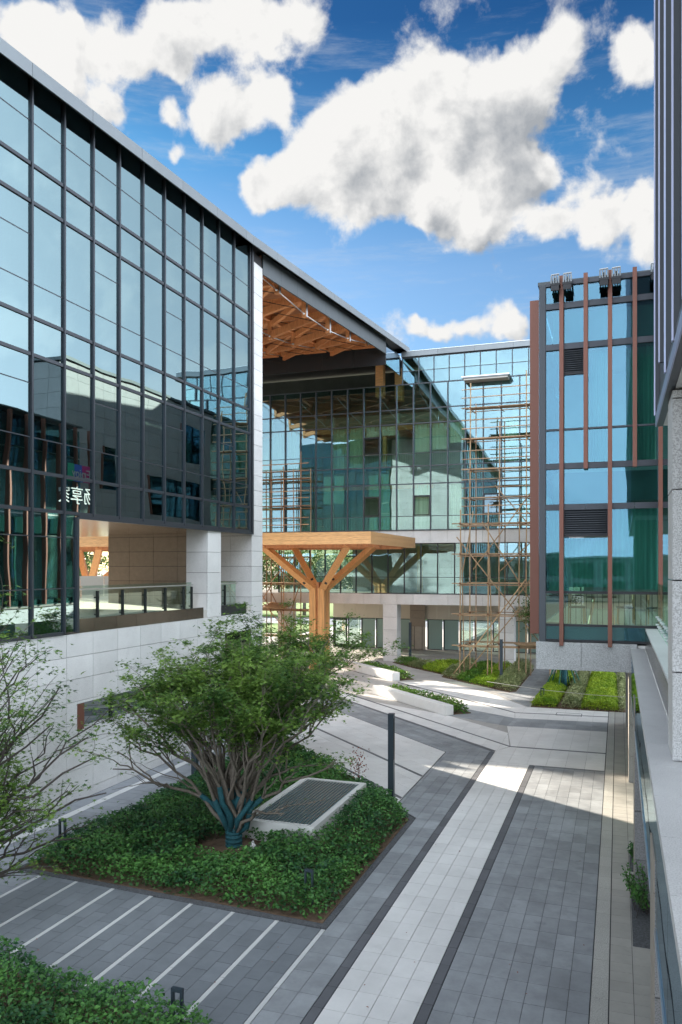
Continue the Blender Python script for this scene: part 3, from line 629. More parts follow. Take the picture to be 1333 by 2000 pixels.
# deep fascia below the canopy edge
zf = lambda Y: 18.93+.0771*(Y-30.5)
y = 30.45
while y < 49.15:
    y2 = min(y+1.9, 49.18); v = []
    for yy in (y+.004, y2-.004): v += [(-14.26,yy,zf(yy)),(-14.18,yy,zf(yy)),(-14.18,yy,ztop(yy)-.12),(-14.26,yy,ztop(yy)-.12)]
    MB().add(v, [(3,2,1,0),(4,5,6,7),(0,1,5,4),(1,2,6,5),(2,3,7,6),(3,0,4,7)]).build('deep_fascia_panel', 'metal_fascia', LB); y = y2
# far end beam and mirror-like panel
for a, b in zip([-32,-29,-26,-23.5,-21,-18.6,-16.4][:-1]+[-16.4], [-29,-26,-23.5,-21,-18.6,-16.4,-14.2]):
    pbox('end_beam_panel', a+.005, b-.005, 49.2, 49.3, 19.66, 21.1, 'metal_black', LB)
for a, b in ((49.31,50.6),(50.6,51.9),(51.9,52.98)):
    pbox('bright_panel', -14.28, -14.20, a+.004, b-.004, 19.76, 21.12, 'metal_mirror', LB)
pbox('soffit', -32, -14.3, 49.32, 58, 20.98, 21.02, 'metal_black', LB)
for (x, yc) in ((-15.95, 53.9), (-15.0, 55.6)): pbox('timber_column', x-.28, x+.28, yc-.28, yc+.28, 18.6, 20.97, 'wood_pale', LB)
# timber roof structure
pbox_roof = MB()
for a, b in ((30.45, 39.8), (39.8, 49.19)):
    pbox_roof.add([(-29,a,ztop(a)-.20),(-14.27,a,ztop(a)-.20),(-14.27,b,ztop(b)-.20),(-29,b,ztop(b)-.20),(-29,a,ztop(a)-.16),(-14.27,a,ztop(a)-.16),(-14.27,b,ztop(b)-.16),(-29,b,ztop(b)-.16)],
      [(0,3,2,1),(4,5,6,7),(0,1,5,4),(1,2,6,5),(2,3,7,6),(3,0,4,7)])
pbox_roof.build('timber_deck', 'wood_deck', LB)
py_ = [32.92, 36.22, 39.58, 42.89, 46.3]; dep = [.95, 1.30, 1.42, 1.25, .85]; rx = [-14.62, -18.0, -21.4, -24.8, -28.2]
zr = lambda Y: ztop(Y)-.22
for k, x in enumerate(rx):
    MB().beam((x,30.5,zr(30.5)-.22),(x,49.15,zr(49.15)-.22),.22,.44).build('roof_beam', 'wood', LB)
    prev = (x, 30.6, zr(30.6)-.55)
    for yq, dp in zip(py_, dep):
        zb = zr(yq)-dp
        MB().box(x-.11, x+.11, yq-.12, yq+.12, zb, zr(yq)-.10).build('hanging_post', 'wood', LB)
        if k == 0: MB().box(x+.112, x+.135, yq-.09, yq+.09, zb+.02, zr(yq)-.15).build('post_plate', 'metal_silver', LB)
        cur = (x+.02, yq, zb+.14); MB().tube([prev, cur], .028, 6).tube([Vector(cur)-Vector((0,.22,.0)), Vector(cur)+Vector((0,.22,0))], .05, 6).build('tie_rod', 'metal_silver', LB, smooth=True); prev = cur
    MB().tube([prev, (x, 48.9, zr(48.9)-.45)], .028, 6).build('tie_rod', 'metal_silver', LB, smooth=True)
for yq, dp in zip([31.2]+py_+[48.6], [.6]+dep+[.6]):
    for a, b in zip(rx[:-1], rx[1:]):
        MB().beam((b+.1,yq,zr(yq)-dp+.25),(a-.1,yq,zr(yq)-.30),.24,.36).build('inclined_beam', 'wood', LB)
        MB().beam((b+.1,yq+.02,zr(yq)-.35),(a-.1,yq+.02,zr(yq)-.40),.16,.30).build('cross_beam', 'wood', LB)
yy_ = [30.6]+py_+[49.0]
for a, b in zip(yy_[:-1], yy_[1:]):
    for q, (x0, x1) in enumerate(zip(rx[:-1], rx[1:])):
        MB().beam((x0-.15,a+.1,zr(a)-.36),(x1+.15,b-.1,zr(b)-.62),.18,.30).build('diagonal_brace', 'wood', LB)
        MB().tube([(x0-.1,b,zr(b)-.9),(x1+.1,a,zr(a)-.4)], .02, 5).build('tie_rod', 'rail_dark', LB)

# ------------------------------------------------------------------ FAR BUILDING
FB = thing('office_building', 'green glass office building with stone bands closing the far side of the plaza', 'building', (-10, 53, 0))
YF = 53.0
def fpane(x0, x1, z0, z1, m='glass_far', y=YF, tilt=0):
    if tilt:
        o = MB().box(x0, x1, -.012, .012, -(z1-z0), 0).build('window_sash_glass', m, FB, centre=False)
    return pbox('glass_pane', x0, x1, y-.012, y+.012, z0, z1, m, FB)
mx = [-24.08+1.198*k for k in range(-5, 24)]
upl = [9.10, 10.05, 12.28, 13.50, 14.39, 16.44, 17.44, 19.17]
for x in mx: pbox('mullion', x-.035, x+.035, YF-.12, YF+.04, 9.06, 19.17, 'metal_fin', FB)
for z in upl:
    th_ = .02 if z in (10.05, 14.39) else .035
    for k in range(0, len(mx)-1, 1):
        pbox('transom', mx[k]+.036, mx[k+1]-.036, YF-(.03 if th_ < .03 else .06), YF+.03, z-th_, z+th_, 'metal_fin', FB)
opens = {(11, 4), (15, 2), (12, 4), (11, 2)}
for k in range(len(mx)-1):
    for j in range(len(upl)-1):
        if (k, j) in ((11, 4), (11, 1), (14, 1), (18, 1), (21, 1)):   # top-hung windows, pushed open
            x0, x1, z0, z1 = mx[k]+.05, mx[k+1]-.05, upl[j]+.05, upl[j+1]-.85
            pbox('glass_pane', mx[k]+.036, mx[k+1]-.036, YF-.012, YF+.012, upl[j+1]-.80, upl[j+1]-.04, 'glass_far', FB)
            an = R(7); dy = math.sin(an)*(z1-z0)
            fr = MB()
            for (p, q, r_, s_) in ((x0,x0+.05,0,1),(x1-.05,x1,0,1),(x0,x1,0,.04),(x0,x1,.96,1)):
                za, zc = z1-(1-r_)*(z1-z0), z1-(1-s_)*(z1-z0); ya, yc = YF-.03-dy*(1-r_), YF-.03-dy*(1-s_)
                fr.add([(p,ya-.03,za),(q,ya-.03,za),(q,yc-.03,zc),(p,yc-.03,zc),(p,ya+.02,za),(q,ya+.02,za),(q,yc+.02,zc),(p,yc+.02,zc)], [(0,1,2,3),(7,6,5,4),(0,4,5,1),(1,5,6,2),(2,6,7,3),(3,7,4,0)])
            so_ = fr.build('window_sash', 'metal_black', FB)
            g_ = MB().add([(x0+.05,YF-.03-dy*.96,z0+.08),(x1-.05,YF-.03-dy*.96,z0+.08),(x1-.05,YF-.03,z1-.04),(x0+.05,YF-.03,z1-.04)], [(0,1,2,3)]).build('sash_glass', 'glass_far', so_)
            pbox('transom', mx[k]+.036, mx[k+1]-.036, YF-.04, YF+.03, upl[j+1]-.85, upl[j+1]-.80, 'metal_black', FB)
        else: fpane(mx[k]+.036, mx[k+1]-.036, upl[j]+.02, upl[j+1]-.02)
# upper right glazing under the roof
ux = [-12.94+1.056*k for k in range(0, 16)]
for x in [-14.1]+ux: pbox('mullion', x-.03, x+.03, YF+.02, YF+.14, 19.20, 21.04, 'metal_fin', FB)
for a, b in zip([-14.1]+ux[:-1], ux):
    for z0, z1 in ((19.22,20.09),(20.09,21.0)):
        pbox('glass_pane', a+.032, b-.032, YF+.07, YF+.09, z0+.02, z1-.02, 'glass_far', FB)
        pbox('transom', a+.031, b-.031, YF+.05, YF+.12, z1-.025, z1+.015, 'metal_fin', FB)
for k in range(7):
    a = -14.15+2.55*k; pbox('parapet_panel', a+.006, a+2.544, YF-.12, YF+.5, 21.06, 21.40, 'metal_roof', FB)
pbox('parapet_cap', -14.1, 3.7, YF-.15, YF+.55, 21.405, 21.435, 'metal_silver', FB)
pbox('roof', -14.1, 4, YF+.52, 64, 21.0, 21.2, 'metal_fascia', FB)
pbox('ledge', -9.72, -6.7, 51.9, 52.86, 19.0, 19.06, 'metal_roof', FB); pbox('ledge_edge', -9.78, -6.64, 51.84, 52.86, 19.065, 19.14, 'metal_silver', FB)
pbox('ledge_rim', -9.65, -6.77, 51.96, 52.86, 18.9, 18.995, 'white_panel', FB)
# stone bands
b1 = [-27.6+1.19*k for k in range(0, 27)]
MB().box(-27.6, 3.3, YF+.041, YF+1.5, 3.98, 4.66).box(-27.6, 3.3, YF+.041, YF+.6, 8.2, 9.03).build('wall', 'joint', FB)
clad('Y', YF, b1, [3.95, 4.68], 'stone', FB, out=-1); clad('Y', YF, b1, [8.19, 9.05], 'stone', FB, out=-1)
# second storey glazing
m2 = [-23.45]+[-22.18+1.172*k for k in range(0, 22)]
for x in m2: pbox('mullion', x-.035, x+.035, YF+.02, YF+.16, 4.69, 8.18, 'metal_black', FB)
for k, (a, b) in enumerate(zip(m2[:-1], m2[1:])):
    for z0, z1 in ((4.72,5.85),(5.85,8.15)):
        if k == 4 and z0 > 5: 
            z1 = 7.3; pbox('window_frame', a+.05, b-.05, YF-.02, YF+.05, 7.28, 7.36, 'metal_black', FB); pbox('glass_pane', a+.036, b-.036, YF+.07, YF+.09, 7.36, 8.14, 'glass_far', FB)
        pbox('glass_pane', a+.036, b-.036, YF+.07, YF+.09, z0+.02, z1-.02, 'glass_far', FB)
    pbox('transom', a+.036, b-.036, YF+.05, YF+.12, 5.83, 5.87, 'metal_black', FB)
    pbox('transom', a+.036, b-.036, YF+.05, YF+.12, 4.69, 4.735, 'metal_black', FB)
# columns
for x in (-31.5, -23.5, -15.5, -7.5, .5):
    MB().box(x+.041, x+.98, YF+.042, YF+1.0, 0, 3.94).build('column_core', 'joint', FB)
    cr = [0, .42, 1.3, 2.18, 3.06, 3.95]
    clad('Y', YF, [x, x+1.02], cr, 'stone', FB, out=-1); clad('X', x+1.02, [YF+.045, YF+1.04], cr, 'stone', FB, out=1)
    clad('X', x, [YF+.045, YF+1.04], cr, 'stone', FB, out=-1)
# arcade back wall
pbox('arcade_ceiling', -27.5, 3.2, YF+1.5, 61.6, 3.90, 3.97, 'white_panel', FB)
pbox('floor_slab', -27.5, 3.2, YF+1.5, 64, 4.2, 4.66, 'interior_floor', FB)
cp = [-22.25+.97*k for k in range(0, 27)]
for a, b in zip(cp[:-1], cp[1:]): pbox('cream_panel', a+.006, b-.006, 61.45, 61.5, 2.42, 3.9, 'cream_panel', FB)
gl = [(-22.2,-21.0,'glass_door'),(-20.9,-19.85,'glass_door'),(-19.75,-18.6,'frosted'),(-18.5,-15.7,'frosted'),(-14.25,-13.05,'frosted'),(-12.95,-11.75,'frosted'),(-11.6,-10.6,'glass_door'),(-10.5,-9.2,'glass_door'),(-9.1,-7.9,'glass_door'),(-7.8,-6.5,'frosted'),(-6.4,-5,'frosted'),(-4.9,-3.5,'frosted'),(-3.4,-2,'frosted'),(-1.9,0,'frosted')]
for a, b, mm in gl:
    pbox('glass_pane', a+.04, b-.04, 61.47, 61.49, .06, 2.36, mm, FB)
    pbox('window_frame', a-.05, a+.04, 61.42, 61.52, .0, 2.41, 'metal_black', FB)
    pbox('window_frame', a+.04, b-.04, 61.43, 61.51, 2.36, 2.41, 'metal_black', FB); pbox('window_frame', a+.04, b-.04, 61.43, 61.51, .0, .06, 'metal_black', FB)
dr = MB().box(-22.15,-22.02,61.38,61.44,.05,2.35).box(-21.13,-21.0,61.38,61.44,.05,2.35).box(-22.02,-21.13,61.38,61.44,2.2,2.35).box(-22.02,-21.13,61.38,61.44,.05,.25).build('door', 'metal_black', FB)
MB().box(-21.7,-21.45,61.36,61.375,1.2,1.5).build('notice', 'paper', dr)
clad('Y', 61.2, [-15.66,-14.4], [1.85,2.5,3.1,3.7,3.9], 'brown_stone', FB, out=-1)
for a, b in ((-15.66,-15.3),(-15.27,-14.68),(-14.65,-14.4)): clad('Y', 61.2, [a,b], [0,1.85], 'beige_stone', FB, out=-1)
MB().box(-15.6,-14.45,61.24,61.44,0,3.9).build('column_core', 'joint', FB)
# rooms
for z0, z1 in ((8.25,9.0),(12.45,13.35),(16.6,17.3)): pbox('floor_slab', -27.5, 3.2, YF+.62, 63, z0, z1, 'interior_floor', FB)
pbox('room_wall', -27.5, 3.2, 57.2, 57.3, 9.01, 19.0, 'interior_wall', FB)
pbox('room_wall', -19.4, -6, 58.0, 58.1, 4.67, 8.2, 'interior_wall', FB)
pbox('room_wall', -27.5, 3.2, 56.2, 56.3, 17.31, 20.9, 'interior_dark', FB)
for x in (-24.1,-19.3,-14.5,-8.6,-3): pbox('room_wall', x-.06, x+.06, YF+.3, 57.1, 9.01, 17.3, 'interior_wall', FB)
pbox('ceiling_beam', -27, -6, YF+.25, YF+.45, 16.1, 16.42, 'wood', FB); pbox('ceiling_beam', -27, -12, YF+.25, YF+.45, 12.0, 12.25, 'wood', FB)
pbox('timber_column', -15.6, -15.35, YF+.3, YF+.6, 13.5, 16.1, 'wood_pale', FB); pbox('timber_column', -13.2, -12.85, YF+.6, YF+.9, 4.8, 8.0, 'wood_pale', FB)
lt = pbox('ceiling_light', -17.9, -16.9, 55.5, 55.6, 15.9, 15.95, 'paper', FB)
def drape(x0, x1, z0, z1, m):
    mb = MB(); n = 26; v = []
    for i in range(n+1):
        xx = x0+(x1-x0)*i/n; yy = YF+.22+.035*math.sin(i*1.9)+.015*math.sin(i*.7+x0)
        v += [(xx,yy,z0+.02*math.sin(i*.9)),(xx,yy,z1)]
    mb.add(v, [(2*i,2*i+2,2*i+3,2*i+1) for i in range(n)]).build('curtain', m, FB, smooth=True)
for (k, z0, z1, m) in ((9,13.55,16.4,'curtain'),(10,13.55,16.4,'curtain'),(11,15.7,16.4,'curtain_white'),(12,15.75,16.4,'curtain_white'),(14,14.5,16.4,'curtain_white'),(15,14.6,16.4,'curtain_white'),(16,15.0,16.4,'curtain_white'),(19,13.6,16.4,'curtain'),(23,13.6,16.4,'curtain'),(5,13.55,16.4,'curtain_white'),(6,13.6,16.4,'curtain'),(14,9.2,12.2,'curtain'),(16,9.2,12.2,'curtain_white'),(20,9.2,12.2,'curtain'),(3,9.2,12.2,'curtain')):
    drape(mx[k]+.06, mx[k+1]-.06, z0, z1, m)
for (k0, k1, z) in ((10, 20, 13.5), (6, 14, 9.1), (17, 22, 9.1)):
    for k in range(k0, k1):
        mb = MB().box(mx[k]+.05, mx[k+1]-.05, YF+.12, YF+.16, z+.90, z+.94)
        for q in range(9): xx = mx[k]+.1+q*(1.0/8); mb.box(xx-.012, xx+.012, YF+.13, YF+.15, z+.04, z+.9)
        mb.build('railing', 'curtain_white', FB)

# ------------------------------------------------------------------ RIGHT TOWER
TB = thing('office_building', 'blue glass pavilion with brown vertical fins on a speckled granite ledge at the right', 'building', (3, 21, 0))
YT = 21.0
fx = [-1.36,-.77,-.19,.39,.98,1.57,2.15]
full = {-1.36,-.19,.98,2.15}
for i, x in enumerate(fx):
    zb = 4.52 if x in full else 9.0
    pbox('brown_fin', x-.05, x+.05, YT-.24, YT-.03, zb, 13.92, 'metal_brown', TB)
xs = [-1.76]+fx+[3.4, 5.0]
rowz = [4.61,5.03,5.87,8.05,9.10,10.04,12.16,13.21,13.78]
for i, (a, b) in enumerate(zip(xs[:-1], xs[1:])):
    for z0, z1 in zip(rowz[3:-1], rowz[4:]):
        if z0 < 9 and not (i in (0,)): continue
        if z0 == 10.04 and i == 1:
            pbox('glass_pane', a+.01, b-.01, YT-.012, YT+.012, z0+.02, 11.43, 'glass_tower', TB); continue
        pbox('glass_pane', a+.01, b-.01, YT-.012, YT+.012, z0+.02, z1-.02, 'glass_tower', TB)
    for z in rowz[3:]:
        th_ = .022 if z == 10.04 else (.05 if z > 13.7 else .075)
        pbox('transom', a+.005, b-.005, YT-.07, YT+.03, z-th_, z+th_, 'metal_dark', TB)
for (a, b) in ((-1.76,-1.36),(-1.36,-.19),(-.19,.98),(.98,2.15),(2.15,4.0)):
    for z0, z1 in ((4.61,5.03),(5.03,5.87),(5.87,8.05),(8.05,9.10)):
        if z0 == 8.05 and a == -1.76: continue
        if a == -1.36 and z0 == 5.87: z1 = 7.28
        pbox('glass_pane', a+.01, b-.01, YT-.012, YT+.012, z0+.02, z1-.02, 'glass_clear' if z0 == 5.03 else 'glass_tower', TB)
    for z, th_ in ((4.64,.03),(5.03,.03),(5.87,.035)): pbox('transom', a+.005, b-.005, YT-.05, YT+.03, z-th_, z+th_, 'metal_black', TB)
for (a, b, z0, z1) in ((-1.32,-.81,11.46,12.09),(-1.32,-.23,7.32,7.98)):
    lf = MB().box(a,a+.03,YT-.06,YT+.02,z0,z1).box(b-.03,b,YT-.06,YT+.02,z0,z1).box(a,b,YT+.03,YT+.05,z0,z1).box(a,b,YT-.06,YT+.02,z0-.03,z0+.02).build('louvre', 'metal_black', TB)
    n = 11
    for q in range(n):
        z = z0+.03+(z1-z0-.04)*q/n
        MB().add([(a+.03,YT-.06,z),(b-.03,YT-.06,z),(b-.03,YT+.02,z+.05),(a+.03,YT+.02,z+.05),(a+.03,YT-.06,z+.012),(b-.03,YT-.06,z+.012),(b-.03,YT+.02,z+.062),(a+.03,YT+.02,z+.062)],[(0,3,2,1),(4,5,6,7),(0,1,5,4),(1,2,6,5),(2,3,7,6),(3,0,4,7)]).build('slat', 'metal_fin', lf)
pbox('corner_post', -1.92, -1.76, YT-.09, YT+.10, 4.58, 13.78, 'metal_fin', TB)
pbox('brown_fin', -2.22, -1.98, YT+.55, YT+.75, 4.75, 13.62, 'metal_brown', TB)
for k in range(11): pbox('brown_fin', -2.22, -1.98, 22.9+1.2*k, 23.0+1.2*k, 4.75, 13.7, 'metal_brown', TB)
for k in range(11):
    for z0, z1 in ((4.7,8.05),(8.05,9.1),(9.1,12.16),(12.16,13.6)): pbox('glass_pane', -1.95, -1.93, 21.15+1.2*k, 22.32+1.2*k, z0+.03, z1-.03, 'glass_tower', TB)
pbox('roof', -1.96, 6, YT-.02, 34.6, 13.80, 13.88, 'metal_fascia', TB)
for (a, b) in ((-2.0,-.88),(-.88,.28),(.28,.45)): pbox('granite_panel', a+.006, b-.006, YT-.14, YT-.09, 3.90, 4.60, 'stone_near', TB)
pbox('granite_ledge', -1.99, .44, YT-.08, 34.5, 3.92, 4.58, 'stone_near', TB)
for z0, z1 in ((8.2,8.95),(12.2,13.1)): pbox('floor_slab', -1.6, 6, YT+.2, 34.4, z0, z1, 'interior_floor', TB)
pbox('floor_slab', -1.9, 6, YT+.05, 34.4, 4.62, 4.98, 'interior_floor', TB)
pbox('room_wall', -1.6, 6, 24.5, 24.6, 9.0, 12.2, 'interior_wall', TB); pbox('room_wall', 1.7, 6, 25.6, 25.7, 5.0, 8.2, 'interior_wall', TB)
pbox('room_wall', -1.2, 1.7, 30.5, 30.6, 5.0, 8.2, 'cream_panel', TB)
MB().box(-1.3,2.1,YT+.10,YT+.14,5.84,5.88).build('railing', 'metal_black', TB)
mb = MB()
for q in range(26): xx = -1.28+q*.13; mb.box(xx-.008, xx+.008, YT+.11, YT+.13, 5.03, 5.84)
mb.build('railing', 'metal_black', TB)
def sheer(x0, x1, z0, z1, m='curtain', y=YT+.35, parent=TB):
    n = 30; v = []
    for i in range(n+1):
        xx = x0+(x1-x0)*i/n; v += [(xx,y+.04*math.sin(i*1.7),z0),(xx,y+.04*math.sin(i*1.7),z1)]
    MB().add(v, [(2*i,2*i+2,2*i+3,2*i+1) for i in range(n)]).build('curtain', m, parent, smooth=True)
sheer(.2, .9, 9.15, 12.1); sheer(-.7, -.25, 9.15, 12.1, 'curtain_white'); sheer(-1.25, -.25, 6.0, 7.25); sheer(-.15, .95, 5.95, 8.0); sheer(-1.72, -1.45, 5.9, 8.0)
# tall stone block behind the pavilion, seen in the mirror of the left facade
RB = thing('office_building', 'tall pale stone block behind the blue glass pavilion, mirrored in the left facade', 'building', (3, 44, 0))
MB().box(.55, 2.6, 36.06, 52.8, 4.9, 18.0).build('wall', 'joint', RB)
hol = [(39.5,41.0,11.2,13.8),(44.5,51.5,6.2,8.8),(44.5,51.5,10.0,12.6),(48.5,51.5,14,16.6)]
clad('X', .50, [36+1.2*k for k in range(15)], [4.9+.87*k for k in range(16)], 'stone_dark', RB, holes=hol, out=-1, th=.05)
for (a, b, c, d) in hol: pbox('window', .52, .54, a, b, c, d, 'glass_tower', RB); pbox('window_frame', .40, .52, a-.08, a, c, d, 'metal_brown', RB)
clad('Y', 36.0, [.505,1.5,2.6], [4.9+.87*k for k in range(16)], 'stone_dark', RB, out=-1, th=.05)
pbox('roof', .35, 2.7, 35.9, 52.85, 18.02, 18.2, 'metal_fascia', RB)
MB().box(.5, 6, 34.7, 35.9, 4.9, 13.5).build('wall', 'white_panel', RB)
# ------------------------------------------------------------------ colonnade, ledge and near block on the right
NB = thing('office_building', 'granite and dark-finned building at the right edge with glass balcony over a colonnade', 'building', (1, 9, 0))
for y in (-1.4, 7.5, 16.45, 25.4, 34.2):
    MB().box(.345, 1.10, y+.045, y+.85, 0, 3.9).build('column_core', 'joint', NB)
    cr = [0,.8,1.75,2.7,3.6,3.9]
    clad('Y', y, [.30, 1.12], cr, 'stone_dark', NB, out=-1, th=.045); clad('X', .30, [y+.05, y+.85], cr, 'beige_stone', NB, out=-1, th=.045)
pbox('floor_slab', .34, 8, -4, 20.9, 3.91, 4.40, 'white_panel', NB)
pbox('floor_slab', .46, 8, 20.95, 36, 3.91, 4.56, 'white_panel', NB)
pbox('shop_window', 3.8, 3.84, -4, 36, 0, 3.9, 'frosted', NB)
for k in range(22):
    y = 20.9-1.12*k
    if y < -3: break
    x1 = .62 if y > 9.5 else 1.7
    if y > 9.5 or y < 8.9: pbox('coping_slab', .30, x1, y-1.12+.005, y-.005, 4.41, 4.50, 'coping_stone', NB)
    else: pbox('coping_slab', .30, 1.7, y-1.12+.005, y-.005, 4.41, 4.50, 'coping_stone', NB)
for k in range(12):
    y = 20.9-1.9*k; pbox('glass_fascia', .312, .33, y-1.9+.006, y-.006, 3.30, 4.40, 'metal_mirror', NB)
    pbox('fascia_edge', .30, .345, y-1.9, y-.001, 3.24, 3.295, 'metal_silver', NB)
pbox('plinth', .63, .66, 9.62, 20.85, 4.505, 4.95, 'metal_bronze', NB); 
for k in range(9):
    y = 20.85-1.24*k; pbox('plinth_cap', .63, .98, y-1.24+.005, y-.005, 4.955, 5.0, 'coping_stone', NB)
    pbox('balustrade_glass', .90, .915, y-1.24+.01, y-.01, 5.001, 6.12, 'glass_clear', NB)
    for z in (5.12, 5.30):
        MB().tube([(.86,y-.25,z),(.93,y-.25,z)], .025, 8).tube([(.86,y-1.0,z),(.93,y-1.0,z)], .025, 8).build('glass_clamp', 'metal_silver', NB)
MB().box(.57, 1.5, 8.875, 9.55, 4.5, 8.34).build('column_core', 'joint', NB)
pr = [4.505, 5.42, 6.37, 7.31, 8.25, 8.34]
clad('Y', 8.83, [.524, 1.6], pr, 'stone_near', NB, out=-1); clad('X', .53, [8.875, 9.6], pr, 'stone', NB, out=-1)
# upper block with fins
pbox('soffit', .56, 8, -6, 11.15, 8.36, 8.42, 'white_panel', NB)
pbox('skirt', .48, .558, -6, 11.2, 8.36, 8.62, 'metal_dark', NB)
pbox('wall', .56, 8, 11.1, 11.2, 8.43, 22, 'metal_dark', NB)
pbox('skirt_edge', .465, .478, -6, 11.22, 8.36, 8.50, 'fin_edge', NB)
ny = [11.15-1.2*k for k in range(0, 13)]
for k, y in enumerate(ny):
    zb = 8.50 if k != 1 else 8.9
    pbox('fin', .46, .56, y-.03, y+.03, zb, 22, 'metal_fin', NB)
    pbox('fin_edge', .445, .46, y-.034, y+.034, zb, 22, 'fin_edge', NB)  # paler strip stands for the light caught on the fin's front edge
    if k < len(ny)-1:
        y2 = ny[k+1]
        pbox('infill_panel', .515, .53, y2+.031, y-.031, 8.63, 22, 'metal_fin' if k % 3 != 2 else 'glass_left', NB)
MB().box(.532,8,-6,11.0,8.7,22).build('room_wall', 'interior_dark', NB)

# low block far behind the viewpoint, seen only as a reflection in the glass
BB = thing('office_building', 'low glass and stone block across the forecourt, seen only mirrored in the glass', 'building', (-10, -120, 0))
MB().box(-90, 60, -140, -120.1, 0, 8.6).build('wall', 'metal_fascia', BB)
for k in range(28):
    for z0, z1 in ((.6,3.6),(4.6,7.8)): pbox('window', -88+5*k, -84.5+5*k, -120.09, -120.03, z0, z1, 'glass_dark', BB)
pbox('roof', -91, 61, -140, -119.5, 8.61, 9.0, 'metal_roof', BB)
# ------------------------------------------------------------------ timber pergola
PG = thing('timber_pergola', 'pale timber pergola with slatted roof on branching tree-like columns', 'pergola', (-17.6, 46.1, 0))
zt0, zt1 = 7.80, 8.48
def gbeam(name, x0, x1, y0, y1, z0, z1, m):
    """glued beam: three laminations with a fine step between them"""
    h = (z1-z0)/3
    for k in range(3):
        e = .004*(k % 2)
        pbox(name, x0+e, x1-e, y0+e, y1-e, z0+k*h+.007, z0+(k+1)*h, m, PG)
gbeam('edge_beam', -40, -12.7, 41.1, 41.32, zt0, zt1, 'wood_pale'); gbeam('edge_beam', -40, -12.7, 50.88, 51.1, zt0, zt1, 'wood_pale')
gbeam('edge_beam', -12.92, -12.7, 41.325, 50.875, zt0, zt1, 'wood_pale'); gbeam('edge_beam', -40, -39.78, 41.325, 50.875, zt0, zt1, 'wood_pale')
for k in range(60):
    x = -13.30-.45*k
    if x > -39.7: pbox('slat', x-.05, x+.05, 41.325, 50.875, zt0+.18, zt1-.03, 'wood', PG)
for y in (43.6, 48.6): pbox('cross_beam', -39.77, -12.93, y-.12, y+.12, zt0-.12, zt0+.17, 'wood', PG)
for tx in (-17.6, -26.2, -34.8):
    for y0_ in (-1, 1):
        for x0_ in (-1, 1):
            ex, ey = tx+x0_*2.75, 46.1+y0_*2.5
            pa = Vector((tx+x0_*.24,46.1+y0_*.24,5.15)); pb = Vector((ex,ey,zt0+.05)); q0 = pa.lerp(pb,.17); q1 = pa.lerp(pb,.21)
            MB().beam(q0, q1, .352, .16, up=(-x0_,0,0)).build('connector_plate', 'metal_black', PG)
            MB().beam((tx+x0_*.24,46.1+y0_*.24,5.15),(ex,ey,zt0+.05),.34,.40,up=(-x0_,0,0)).build('branch', 'wood_trunk', PG)
            bx = [tx+x0_*.08, tx+x0_*.50]; by_ = [46.1+y0_*.08, 46.1+y0_*.50]
            MB().prism([(bx[0],by_[0]),(bx[1],by_[0]),(bx[1],by_[1]),(bx[0],by_[1])], 0, 5.25).build('post', 'wood_trunk', PG)
    pbox('post_core', tx-.075, tx+.075, 45.75, 46.45, 0, 5.6, 'wood', PG); 
    pbox('post_core', tx-.35, tx-.078, 46.03, 46.17, 0, 5.5, 'wood', PG); pbox('post_core', tx+.078, tx+.35, 46.03, 46.17, 0, 5.5, 'wood', PG)

# ------------------------------------------------------------------ scaffolds
def tubeP(name, a, b, r, m, par): return MB().tube([a, ((a[0]+b[0])/2+random.uniform(-.03,.03), (a[1]+b[1])/2, (a[2]+b[2])/2+random.uniform(-.02,.02)), b], r*1.2, 6).build(name, m, par)
def coup(par, pts):
    for p in pts: MB().box(p[0]-.05,p[0]+.05,p[1]-.06,p[1]+.06,p[2]-.055,p[2]+.055).build('coupler', 'coupler', par)
S1 = thing('scaffold', 'tall scaffold of yellow and rusty tubes standing in the hedge against the far glass', 'scaffold', (-6.9, 46.8, 0))
fxs = [-8.72,-7.11,-5.33,-3.6]; bxs = [-8.41,-6.67,-5.12,-3.4]
lf = [1.96,3.8,5.58,7.3,9.08]; lb = [1.96,3.8,5.58,7.3,9.08,10.68,12.41,14.25,16.1]
for i, x in enumerate(fxs):
    tubeP('pole', (x-.02,45.9,0), (x+.03,45.9,9.9+.3*(i % 2)), .032, 'bamboo', S1)
    if i < 2: tubeP('pole', (x+.20,46.15,0), (x+.05,46.05,7.9), .03, 'bamboo', S1)
for i, x in enumerate(bxs):
    tubeP('pole', (x,47.4,0), (x+.04,47.4,[17.6,15.2,18.1,17][i]), .032, 'rust_pole' if i % 2 else 'bamboo', S1)
    tubeP('pole', (x+.16,48.6,0), (x+.16,48.6,[16.6,15.4,17.0,16][i]), .028, 'rust_pole', S1)
for z in lf:
    tubeP('ledger', (-9.2,45.86,z), (-2.2,45.86,z+.03), .03, 'bamboo', S1); tubeP('ledger', (-9.0,46.5,z-.12), (-2.4,46.5,z-.10), .028, 'rust_pole', S1)
    coup(S1, [(x,45.88,z) for x in fxs])
    for x in fxs[:3]: tubeP('putlog', (x,45.7,z-.05), (x+.3,48.7,z-.05), .026, 'rust_pole', S1)
